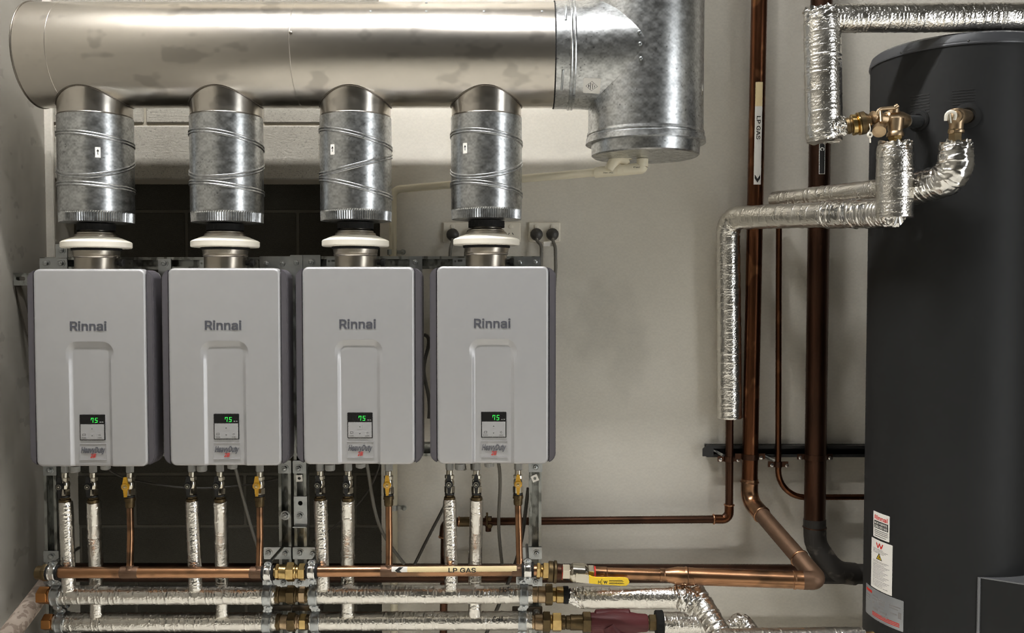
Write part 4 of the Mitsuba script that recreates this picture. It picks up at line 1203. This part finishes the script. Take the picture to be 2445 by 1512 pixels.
BY = -.078
t = thing('wall_pipe', 'thick dark brown copper pipe with a small black label beside the tank', 'pipe')
b0, b1 = P(1963, -60, BY), P(1945, 1285, BY)
Rb = S(25, BY)
part(t, 'riser', tube([b0 + (b0 - b1) * .9, P(1945, 1250, BY)], Rb, 36), 'm_copper_dark')
HYB = -.10
part(t, 'bend', tube([P(1945, 1240, BY), P(1946, 1300, BY - .005), P(1992, 1366, HYB - .02), P(2040, 1371, HYB)], Rb * 1.05, 36, bend=.09), 'm_soot', label='sooty black bend')
part(t, 'bend_ring', ring(P(1945, 1259, BY), [0, 0, 1], Rb * 1.05, .003, 36), 'm_copper_dark')
part(t, 'run', tube([P(130, 1367, HYB), P(2130, 1371, HYB)], S(22.5, HYB), 32), 'm_copper_dark', label='dark horizontal run behind the gas line')
part(t, 'sooty_end', tube([P(1960, 1370.6, HYB), P(2132, 1371, HYB)], S(23.6, HYB), 32), 'm_soot')
at2 = lambda y: b0 + (b1 - b0) * ((y + 60) / 1345)
ub = unit(b1 - b0)
band_label(t, at2(338), at2(412), Rb + .0006, .27, [(0, 1, 'm_label')], up=[-.12, -1, 0])
band_label(t, at2(336), at2(411), Rb + .0011, .225, [(0, 1, 'm_black')], up=[-.12, -1, 0])
m = text('C', .012, .0005, True); m.vertices[:, 1] -= .006
part(t, 'label_lettering', wrap(m, at2(349), ub, Rb + .0014, up=[-.12, -1, 0]), 'm_label', label='white letter on the black label')
t = thing('wall_pipe', 'pencil thin copper tube dropping from a foil pipe and turning right to the tank', 'pipe')
TY = -.052
part(t, 'tube', tube([P(1888, 474, -.185), P(1860, 479, TY), P(1858, 1188, TY), P(2140, 1187, TY)], S(7, TY), 20, bend=.095), 'm_copper_brown')

# rail with saddle clips
t = thing('clip_rail', 'black channel rail fixed low on the wall behind the brown pipes', 'rail')
RZ = P(1800, 1092, -.041)[2]
x0, x1 = P(1688, 1090, -.041)[0], P(2110, 1090, -.041)[0]
rl = cat([span(x0, x1, -.041, -.002, RZ + .037, RZ + .040), span(x0, x1, -.041, -.002, RZ, RZ + .003), span(x0, x1, -.005, -.001, RZ, RZ + .04), span(x0, x1, -.041, -.038, RZ, RZ + .010), span(x0, x1, -.041, -.038, RZ + .03, RZ + .04)])
part(t, 'channel', rl, 'm_black', 20)
part(t, 'end_plate', plate(Polygon([(x0 - .016, RZ + .004), (x0 + .022, RZ + .004), (x0 + .022, RZ + .040), (x0 + .004, RZ + .046), (x0 - .016, RZ + .030)]), -.046, .005), 'm_black')
SAD = [(1740, 1096, WY, Rc, (1720, 1763), 'thin copper pipe under the foil sleeve'), (1791, 1090, -.07, RW, (1817,), 'LP GAS riser'), (1858, 1109, TY, S(7, TY), (1843, 1879), 'pencil thin copper tube'), (1946, 1091, BY, Rb, (1911, 1982), 'thick dark pipe beside the tank')]
for px, py, Y, R, bl, nm in SAD:
    t = thing('saddle_clip', f'brown saddle clip with two bright screws on the {nm}', 'pipe clip', 'saddle clips on the black rail')
    q = P(px, py, Y)
    hgt = .019
    th = np.linspace(-np.pi / 2, np.pi / 2, 19)
    ys = -(Y - 0)
    inner_, outer_ = R + .0003, R + .003
    poly = [(-(outer_ + .022), .0), (-outer_, .0)] + [(outer_ * math.sin(a), outer_ * math.cos(a)) for a in th] + [(outer_ + .022, 0), (outer_ + .022, -.003), (inner_, -.003)] + [(inner_ * math.sin(a), inner_ * math.cos(a)) for a in th[::-1]] + [(-inner_, -.003), (-(outer_ + .022), -.003)]
    pg = Polygon(poly).buffer(0)
    m = trimesh.creation.extrude_polygon(pg, hgt, engine='earcut')
    v = m.vertices
    m.vertices = np.stack([q[0] + v[:, 0], q[1] - v[:, 1], q[2] - hgt / 2 + v[:, 2]], -1)
    m.fix_normals()
    part(t, 'strap', m, 'm_copper_dark', 30)
    for bx in bl:
        s_ = P(bx, py + (2 if bx < px else 3), Y)
        part(t, 'screw', cat([rev(s_, [0, -1, 0], [(0, .0068), (.003, .0064), (.005, .002)], 16), rod(s_ + [0, -.003, 0], s_ + [.0, -.008, -.002], .003, 10)]), 'm_tape', label='bright screw')
    if nm.startswith('thin'):
        part(t, 'strut', tube([P(1706, 1076, -.03), P(1727, 1088, -.075)], .005, 10), 'm_zinc')
    if nm.startswith('pencil'):
        part(t, 'strut', tube([P(1822, 1088, -.04), P(1850, 1101, -.06)], .005, 10), 'm_strut')

# ---------------------------------------------------------------- storage tank
TD, TRAD = 3.0, .25
un = np.array([(2070 - 1222.5) / F, 1.0]); un /= np.linalg.norm(un)
tc = un * TD + np.array([un[1], -un[0]]) * TRAD
TCX, TCY = tc[0], CY + tc[1]
TTOP = CZ + .672
t = thing('storage_tank', 'tall black cylindrical hot water tank at the right edge', 'tank')
part(t, 'shell', rev([TCX, TCY, .25], [0, 0, 1], [(0, TRAD), (TTOP - .25, TRAD)], 128), 'm_enamel')
part(t, 'lid', rev([TCX, TCY, TTOP - .012], [0, 0, 1], [(0, TRAD - .002), (.0005, TRAD + .0035), (.004, TRAD + .0045), (.008, TRAD + .003), (.012, TRAD + .0035), (.030, TRAD - .002), (.036, TRAD - .010), (.040, TRAD - .03), (.052, .1), (.055, 0)], 128), 'm_enamel_edge', label='black lid with a rolled rim')
part(t, 'plinth', rev([TCX, TCY, 0], [0, 0, 1], [(0, TRAD - .02), (.25, TRAD - .02)], 64), 'm_concrete')


def tank_hit(px, py):
    u, v = (px - 1222.5) / F, (756 - py) / F
    d = np.array([u, cp + v * sp, v * cp - sp])
    o = np.array([0, CY, CZ])
    a = d[0] ** 2 + d[1] ** 2; b = 2 * ((o[0] - TCX) * d[0] + (o[1] - TCY) * d[1]); cc = (o[0] - TCX) ** 2 + (o[1] - TCY) ** 2 - TRAD ** 2
    q = max(b * b - 4 * a * cc, 0)
    p = o + d * (-b - math.sqrt(q)) / (2 * a)
    return p, math.atan2(p[0] - TCX, TCY - p[1])


def on_tank(m, a0, z0):
    v = m.vertices
    a = a0 + v[:, 0] / TRAD; r = TRAD + .0006 + v[:, 2]
    m.vertices = np.stack([TCX + r * np.sin(a), TCY - r * np.cos(a), z0 + v[:, 1]], -1); return m


for px in (2154, 2312):
    p, a = tank_hit(px, 115)
    part(t, 'lid_screw', rev([TCX + (TRAD + .002) * math.sin(a), TCY - (TRAD + .002) * math.cos(a), TTOP - .004], [math.sin(a), -math.cos(a), 0], [(-.002, .004), (.002, .0036), (.003, .001)], 12), 'm_black')
LB = []
for tl, br, m, nm in (((2086.5, 1219), (2124, 1296), 'm_label', 'small white service sticker with red heading'), ((2082, 1282), (2130, 1424), 'm_label', 'tall white sticker with a yellow warning triangle'), ((2069, 1391), (2157, 1510), 'm_grey_label', 'wide silver rating sticker')):
    (p0, a0), (p1, a1) = tank_hit(*tl), tank_hit(br[0], br[1])
    w, h = (a1 - a0) * TRAD, p0[2] - p1[2]
    s_ = part(t, 'sticker', on_tank(flat(rrect(0, -h, w, 0, .002), .0004, 0, .015), a0, p0[2]), m, label=nm)
    LB.append((s_, a0, p0[2], w, h))


def put(i, name, mesh, m, label=None):
    s_, a0, z0, w, h = LB[i]
    part(s_, name, on_tank(mesh, a0, z0), m, label=label)


def words(s, x, y, h, width, bold=True, z=.0005):
    m = text(s, h, .0003, bold, width=width); m.vertices += [x, y, z]; return m


bar = lambda x0, y0, x1, y1, z=.0005: flat(sbox(x0, y0, x1, y1), .0003, z, .02)
w, h = LB[0][3:]
put(0, 'heading', words('Rinnai', .10 * w, -.29 * h, .16 * h, .8 * w), 'm_red_ink', 'red heading')
put(0, 'panel', bar(.07 * w, -.63 * h, .93 * w, -.34 * h), 'm_black', 'black panel')
put(0, 'panel_lettering', cat([words('SALES & SERVICE', .11 * w, -.455 * h, .075 * h, .78 * w, True, .0009), words('1300 555 545', .11 * w, -.60 * h, .10 * h, .78 * w, True, .0009)]), 'm_label')
put(0, 'small_print', cat([bar(.12 * w, -q * h - .018 * h, (.92 - .1 * (k_ == 3)) * w, -q * h + .012 * h) for k_, q in enumerate((.70, .77, .84, .92))]), 'm_text_grey')
w, h = LB[1][3:]
put(1, 'heading', words('W', .28 * w, -.155 * h, .095 * h, .34 * w), 'm_red_ink', 'red letter W emblem')
tri = Polygon([(.29 * w, -.39 * h), (.58 * w, -.39 * h), (.435 * w, -.25 * h)])
put(1, 'warning_triangle', cat([flat(tri.difference(tri.buffer(-.0022)), .0003, .0005, .01), bar(.40 * w, -.37 * h, .42 * w, -.31 * h, .0009), bar(.45 * w, -.37 * h, .47 * w, -.31 * h, .0009)]), 'm_black')
put(1, 'warning_yellow', flat(tri.buffer(-.0018), .0002, .0004, .01), 'm_yellow')
put(1, 'small_print', cat([bar(.12 * w, -q * h, (.62 + .3 * ((k_ * 37) % 10) / 10) * w, -q * h + .008 * h) for k_, q in enumerate((.19, .215, .24, .265, .43, .455, .49, .515, .54, .57, .60, .63, .66, .69, .72, .75, .78, .82, .85, .88, .91, .94))]), 'm_text_grey')
w, h = LB[2][3:]
put(2, 'heading', bar(.04 * w, -.20 * h, .26 * w, -.11 * h), 'm_red_ink')
put(2, 'small_print', cat([bar(x0 * w, -y1 * h, x1 * w, -y0 * h) for x0, y0, x1, y1 in ((.05, .3, .2, .34), (.05, .38, .17, .42), (.05, .46, .2, .5), (.28, .22, .44, .26), (.28, .3, .42, .36), (.28, .42, .34, .5), (.47, .26, .62, .3), (.47, .34, .62, .44), (.47, .5, .6, .56), (.3, .6, .45, .68), (.5, .62, .66, .68), (.72, .25, .95, .29), (.72, .33, .9, .37), (.75, .5, .88, .54), (.9, .42, .96, .62), (.52, .74, .68, .79))]), 'm_text_grey')
put(2, 'red_print', cat([bar(.28 * w, -y * h, .93 * w, -y * h + .028 * h) for y in (.80, .85, .90)]), 'm_red_ink')
# pressed vents
for px, py, hh_ in ((2196, 228, 42), (2300, 215, 40)):
    vs = []
    p, a0 = tank_hit(px, py); q, _ = tank_hit(px, py + hh_)
    for w in np.linspace(0, 1, 7):
        m = flat(rrect(-.028, -.0012, .028, .0012, .001), .0012, -.0006, .02)
        vs.append(on_tank(m, a0, p[2] + (q[2] - p[2]) * w))
    part(t, 'pressed_slot', cat(vs), 'm_black')
GR = []
for px, py, r in ((2193, 288, .030), (2309, 277, .036)):
    p, a = tank_hit(px, py)
    d = np.array([math.sin(a), -math.cos(a), 0])
    part(t, 'grommet', rev(p - d * .004, d, [(0, r), (.006, r), (.010, r * .86), (.011, r * .6), (.006, r * .5)], 40), 'm_rubber', label='black rubber grommet round a port')
    GR.append((p, d))
# element hood low on the front
a = tank_hit(2337, 1378)[0]
b_ = np.array([TCX + .17, TCY - TRAD - .13]); e_ = np.array([TCX + .17, TCY - .10])
hood = Polygon([(a[0], a[1]), (b_[0], b_[1]), (e_[0], e_[1]), (TCX, TCY - TRAD + .03)])
hm = trimesh.creation.extrude_polygon(hood, .46, engine='earcut'); hm.apply_translation((0, 0, a[2] - .463))
part(t, 'element_hood', hm, 'm_enamel', 10, label='black hood with a grey edge low on the tank')
hm = trimesh.creation.extrude_polygon(hood, .003, engine='earcut'); hm.apply_translation((0, 0, a[2] - .003))
part(t, 'hood_top', hm, 'm_flashing', 10, label='grey top plate of the hood')
part(t, 'hood_edge', tube([a + [0, -.002, 0], [a[0], a[1] - .002, a[2] - .45]], .0045, 8), 'm_flashing')

# ---------------------------------------------------------------- fittings and foil pipes at the tank
V1Y = -.68
p, d = GR[0]
t = thing('relief_valve', 'bronze pressure relief valve with a lever and hanging key tag on the left tank port', 'valve')
q0, q1 = P(2178, 292, TCY - TRAD + .03), P(2122, 284, V1Y)
part(t, 'nipple', tube([p - d * .02, P(2163, 290, V1Y + .02)], .017, 24), 'm_zinc', label='grey threaded nipple')
part(t, 'body', cat([rev(P(2172, 290, V1Y + .03), P(2076, 281, V1Y - .01) - P(2172, 290, V1Y + .03), [(0, .014), (.012, .019), (.03, .024), (.05, .026), (.062, .025), (.074, .021), (.080, .021), (.083, .016), (.10, .015), (.103, .019), (.125, .019), (.128, .010)], 32),
                     rev(P(2138, 284, V1Y), [0, 0, -1], [(0, .022), (.015, .022), (.034, .019), (.040, .023), (.048, .023), (.050, .017)], 28), rev(P(2134, 270, V1Y), [-.1, -.1, 1], [(0, .016), (.012, .014), (.015, .008)], 20)]), 'm_bronze')
part(t, 'outlet', rev(P(2138, 322, V1Y), [0, 0, -1], [(0, .019), (.002, .020), (.012, .020), (.014, .016), (.03, .016)], 6), 'm_brass', 20, label='brass hexagon under the body')
part(t, 'side_port', cat([rev(P(2100, 300, V1Y - .012), [-.25, -.55, -.55], [(0, .014), (.016, .014), (.017, .018), (.03, .018), (.032, .010)], 24)]), 'm_bronze')
part(t, 'lever', tube([P(2094, 274, V1Y - .02), P(2096, 264, V1Y - .02), P(2104, 260, V1Y - .02), P(2136, 257, V1Y - .02), P(2143, 252, V1Y - .02)], lambda s, L: .0048 if s < .85 * L else .0062, 12, bend=.012), 'm_bronze', label='bent easing lever')
part(t, 'lever_bracket', tube([P(2102, 266, V1Y - .02), P(2104, 292, V1Y - .03)], .0045, 10), 'm_bronze')
part(t, 'key_tag', cat([ring(P(2077, 322, V1Y - .035), [.3, -1, 0], .0058, .0028, 24), tube([P(2076, 296, V1Y - .03), P(2078, 306, V1Y - .034), P(2077, 315, V1Y - .035)], .0012, 8), tube([P(2077.5, 329, V1Y - .035), P(2078, 341, V1Y - .035)], .0022, 8)]), 'm_white', label='pale ring tag on a wire')
t = thing('pipe_union', 'brass and blackened union between the upright foil pipe and the relief valve', 'coupling')
A0, A1 = P(2020, 302, V1Y + .005), P(2078, 290, V1Y - .006)
uu = A1 - A0; Lu = np.linalg.norm(uu)
part(t, 'tail', rev(A0, uu, [(0, .021), (.008, .023), (.010, .020), (.016, .020)], 28), 'm_brass_dull')
part(t, 'ring', rev(A0 + unit(uu) * .014, uu, [(0, .026), (.002, .029), (.012, .028), (.016, .024), (.017, .031), (.021, .031)], 32), 'm_brass')
part(t, 'nut', rev(A0 + unit(uu) * .035, uu, [(0, .028), (.002, .031), (.014, .031), (.018, .026), (Lu - .035, .018)], 32), 'm_brass_dull', label='dark round nut')
t = thing('tank_elbow', 'pale bronze elbow valve with a white clip on the right tank port', 'valve')
p, d = GR[1]
V2Y = -.76
part(t, 'nipple', tube([p - d * .01, P(2290, 276, V2Y + .02)], .019, 24), 'm_bronze')
part(t, 'body', cat([rev(P(2284, 260, V2Y), [0, 0, -1], [(0, .010), (.001, .016), (.004, .018), (.010, .022), (.022, .024), (.03, .022), (.04, .018), (.055, .0175), (.058, .020), (.064, .020)], 30), rev(P(2296, 277, V2Y + .02), P(2276, 279, V2Y - .02) - P(2296, 277, V2Y + .02), [(0, .018), (.03, .022), (.05, .018)], 26)]), 'm_bronze')
part(t, 'clip', tube([P(2258, 288, V2Y - .02), P(2259, 274, V2Y - .025), P(2266, 266, V2Y - .03), P(2276, 266, V2Y - .03), P(2282, 274, V2Y - .028), P(2279, 286, V2Y - .022)], .0042, 10, bend=.012), 'm_white', label='white horseshoe clip')
part(t, 'nut', rev(P(2281, 309, V2Y), [0, 0, -1], [(0, .019), (.002, .0195), (.010, .0195), (.012, .0175), (.034, .0175)], 6), 'm_brass_dull', 20)
part(t, 'spring', tube([P(2266, 271, V2Y - .026), P(2269, 294, V2Y - .022)], .0045, 10), 'm_chrome')

t = thing('insulated_pipe', 'fat upright foil wrapped pipe with a foil run along the upper edge', 'pipe')
UY = -.62
Ru = S(42, UY)
part(t, 'upright', foil([P(1963, 30, UY), P(1968, 338, UY)], Ru, 401, amp=.0016, pitch=.010, rough_a=.8, rough_b=.9, n=52), 'm_foil', 28)
part(t, 'run', foil([P(1975, 44, UY), [XR - .002, UY, P(2480, 34, UY)[2]]], S(33, UY), 402, amp=.0014, pitch=.011, rough_a=.6), 'm_foil', 28)
part(t, 'corner_wrap', foil([P(1962, 22, UY), P(1963, 66, UY)], Ru * 1.05, 403, amp=.003, rough_a=1.6, rough_b=1.2, n=52), 'm_tape', 24, label='crumpled foil cap on the corner')
part(t, 'side_wrap', foil([P(1975, 304, UY - .01), P(2027, 300, V1Y + .012)], S(30, UY), 404, amp=.0034, rough_a=.4, rough_b=1.8, taper=.78), 'm_tape', 24, label='crumpled bright tape round the outlet')
t = thing('insulated_pipe', 'foil wrapped pipe dropping from the relief valve, bending left and running down the wall', 'pipe')
R2 = S(42, V1Y)
part(t, 'drop', foil([P(2137, 342, V1Y), P(2135, 520, V1Y)], R2, 411, amp=.0014, rough_a=2.0, n=52), 'm_foil', 28)
hA, hB, hC = P(2132, 507, V1Y), P(1738, 521, -.075), P(1742, 998, -.06)
part(t, 'run', foil([hA, hB, hC], .0365, 412, bend=.055, amp=.0014, pitch=.013, taper=1.16, n=48, rough_a=1), 'm_foil', 28)
part(t, 'wrap', foil([P(2145, 507, V1Y - .008), hA + (hB - hA) * .36],   .041, 413, amp=.0026, rough_a=2, rough_b=.8, n=48), 'm_tape', 26, label='shiny tape over the joint')
t = thing('insulated_pipe', 'foil wrapped pipe with a crumpled bend below the right tank port', 'pipe')
R3 = S(40, V2Y)
part(t, 'sleeve', foil([P(2282, 343, V2Y), P(2281, 424, V2Y - .005), P(2180, 452, -.64), P(2150, 456, -.61)], R3, 421, bend=.05, amp=.0018, rough_a=2.2, n=52), 'm_tape', 27)
part(t, 'run', foil([P(2185, 452, -.65), P(2100, 452, -.51), P(1850, 478, -.12)], .029, 422, amp=.0013, bend=.1, pitch=.012), 'm_foil', 28)

# ---------------------------------------------------------------- condensate drain
t = thing('drain_pipe', 'cream plastic condensate pipe with a trap below the flue tee', 'pipe')
DY = -.33
e0, e1 = P(1534, 352, DY), P(1532, 402, DY)
e0[2] = zc - .013
run0 = P(1520, 404, DY); runA = P(1455, 409, DY + .02); runB = P(938, 453, -.03)
r_ = S(9.5, -.2)
part(t, 'pipe', tube([runA, runB, [runB[0] - .004, -.025, .05]], r_, 20, bend=.03), 'm_pvc')
part(t, 'elbow', tube([e0 - [0, 0, .016], e1, runA + (run0 - runA) * .3], r_ * 1.32, 24, bend=.022), 'm_pvc')
part(t, 'socket', rod(e0 + [0, 0, .008], e0 - [0, 0, .018], r_ * 1.36, 24, .0015), 'm_pvc', label='clear socket')
part(t, 'tee', tube([runA + (run0 - runA) * .55, runA + (runB - runA) * .06], r_ * 1.3, 24), 'm_pvc')
trp = [P(1497, 352, DY + .015), P(1497, 388, DY + .015), P(1484, 390, DY + .015), P(1474, 372, DY + .018), P(1456, 408, DY + .02)]
part(t, 'trap', tube([np.array([*P(1497, 350, DY + .015)[:2], zc - .005]), P(1497, 378, DY + .015), P(1488, 386, DY + .015)], r_ * 1.3, 20, bend=.012), 'm_pvc')
part(t, 'trap_bend', tube([P(1500, 384, DY + .012), P(1472, 374, DY + .012), P(1456, 406, DY + .018)], r_ * 1.38, 20, bend=.022), 'm_pvc')
m = cat([face(text('25mm PVC', .0035, .0004, True, width=S(24, DY)), *(P(1440, 414, DY - .004) + [0, -.0006, 0])), face(text('PVC', .0035, .0004, True, width=S(15, DY)), *(P(1513, 401, DY - .02)))])
part(t, 'print', m, 'm_black_ink')
for py, x in ((602, 932), (1213, 940)):
    q = P(x, py, -.03)
    part(t, 'wall_clip', cat([rev([runB[0] - .004, -.025, q[2]], [0, 0, 1], [(-.009, r_), (-.009, r_ + .004), (.009, r_ + .004), (.009, r_)], 24), span(runB[0], runB[0] + .038, -.03, -.018, q[2] - .006, q[2] + .006), hexbolt([runB[0] + .034, -.03, q[2]], [0, -1, 0], .012)]), 'm_strut', 25)

# ---------------------------------------------------------------- outlets and cables
def gpo(x0, y0, x1, y1, gangs, plugs, label):
    t = thing('power_outlet', label, 'power outlet')
    a0, b0, a1, b1 = pxrect(x0, y0, x1, y1, -.012)
    part(t, 'plate', span(a0, a1, -.012, -.0005, b0, b1, .003), 'm_white')
    for g in range(gangs):
        cx = a0 + (a1 - a0) * (g + .5) / gangs
        z = b0 + (b1 - b0) * .78
        part(t, 'switch', rev([cx, -.012, z], [0, -1, 0], [(0, .0075), (.004, .007), (.005, .004)], 20), 'm_white')
        if g not in plugs:
            sl = [affinity.rotate(sbox(cx + dx - .001, b0 + (b1 - b0) * .42 - .004, cx + dx + .001, b0 + (b1 - b0) * .42 + .004), an) for dx, an in ((-.007, -30), (.007, 30))] + [sbox(cx - .001, b0 + (b1 - b0) * .22 - .004, cx + .001, b0 + (b1 - b0) * .22 + .004)]
            part(t, 'slots', cat([plate(s_, -.0125, .002) for s_ in sl]), 'm_black')
    return [(a0 + (a1 - a0) * (g + .5) / gangs, b0 + (b1 - b0) * .38) for g in range(gangs)]


o1 = gpo(1058, 531, 1243, 579, 4, (0, 1), 'wide cream power outlet behind the fourth flue adapter')
o2 = gpo(1262, 531, 1338, 578, 2, (0, 1), 'double cream power outlet right of the fourth flue adapter')
CB = [(o1[0], [(1076, 590, -.05), (1073, 640, -.06), (1070, 760, -.09), (1085, 1000, -.13), (1110, 1122, -.24)], 'black plug in the left end of the wide outlet'), (o1[1], [(1112, 595, -.05), (1112, 640, -.06), (1112, 760, -.09), (1118, 1000, -.13), (1128, 1122, -.24)], 'black plug half hidden behind the fourth flue adapter'),
      (o2[0], [(1293, 585, -.05), (1292, 640, -.05), (1285, 780, -.08), (1270, 1000, -.12), (1240, 1100, -.19)], 'left black plug in the double outlet'), (o2[1], [(1326, 590, -.05), (1327, 640, -.05), (1316, 800, -.08), (1296, 1000, -.12), (1250, 1098, -.20)], 'right black plug in the double outlet')]
for (x, z), pts, lb in CB:
    t = thing('power_plug', lb + ', with its cable', 'plug', 'black power plugs')
    part(t, 'plug', rev([x, -.0125, z], [0, -1, 0], [(0, .021), (.004, .022), (.018, .020), (.024, .013), (.026, .004)], 28), 'm_plug')
    part(t, 'cable', tube([[x, -.030, z - .008], [x + .001, -.032, z - .024]] + [P(*q) for q in pts], .0058, 12, bend=.03), 'm_cable')
x0, z0, x1, z1 = pxrect(1298, 577, 1320, 588, -.04)
part('power_plug_003', 'cable_tag', plate(sbox(x0, z0, x1, z1), -.036, .001), 'm_label', label='white flag tag on the cable')


def cable(pts, r, m, label):
    path = [P(*q) for q in pts]
    tt_ = np.linspace(0, 1, len(path)); s_ = np.linspace(0, 1, 50)
    from scipy.interpolate import CubicSpline
    solo('cable', tube(CubicSpline(tt_, np.array(path))(s_), r, 12), m, label, 'cable', 'cables hanging under the heaters')


cable([(558, 1102, -.32), (575, 1168, -.30), (592, 1232, -.26), (606, 1280, -.24), (618, 1316, -.235)], .0052, 'm_cable', 'grey cable hanging from the second heater to its gas riser')
cable([(874, 1100, -.32), (886, 1170, -.29), (900, 1238, -.22), (925, 1292, -.16), (966, 1348, -.142)], .0055, 'm_cable', 'grey cable hanging from the third heater down behind its gas riser')
cable([(1188, 1098, -.32), (1194, 1160, -.24), (1191, 1225, -.16), (1192, 1280, -.12), (1199, 1350, -.15)], .0055, 'm_cable', 'grey cable hanging from the fourth heater between its two right risers')
cable([(1063, 1205, -.14), (1045, 1240, -.13), (1022, 1284, -.13), (1005, 1318, -.14), (990, 1348, -.145)], .0052, 'm_cable_dark', 'dark cable slanting behind the first riser of the fourth heater')
cable([(1262, 1165, -.15), (1255, 1220, -.14), (1245, 1290, -.13), (1222, 1370, -.145), (1180, 1470, -.13), (1160, 1520, -.12)], .0062, 'm_cable_dark', 'dark cable beside the right upright, running down behind the manifolds')
cable([(250, 1108, -.30), (300, 1142, -.22), (380, 1158, -.10), (470, 1166, -.05), (590, 1158, -.04), (680, 1135, -.10)], .0035, 'm_cable_dark', 'thin dark cable sagging across the recess below the first two heaters')
cable([(908, 1102, -.30), (880, 1170, -.12), (840, 1220, -.06), (790, 1265, -.05), (745, 1295, -.10)], .0035, 'm_cable_dark', 'thin dark cable crossing behind the risers of the third heater')
cable([(1014, 800, -.12), (1022, 830, -.10), (1012, 880, -.11), (1020, 930, -.10), (1024, 1000, -.1)], .006, 'm_cable_dark', 'dark cable in the gap between the third and fourth heaters')

# ---------------------------------------------------------------- things by the side wall
solo('waste_pipe', tube([P(125, 1380, -.12), P(4, 1540, -.52), P(4, 1540, -.52) * 2.6 - P(125, 1380, -.12) * 1.6], .031, 28, step=.02), 'm_rust', 'dirty crusted pipe running along the foot of the side wall', 'pipe')
x0, z0, x1, z1 = pxrect(112, 200, 124, 900, -.012)
solo('conduit', cat([span(x0 + .001, x1, -.018, -.0005, .02, CEIL - .01, .004)]), 'm_plaster', 'slim pale conduit running up the corner by the side wall', 'conduit')
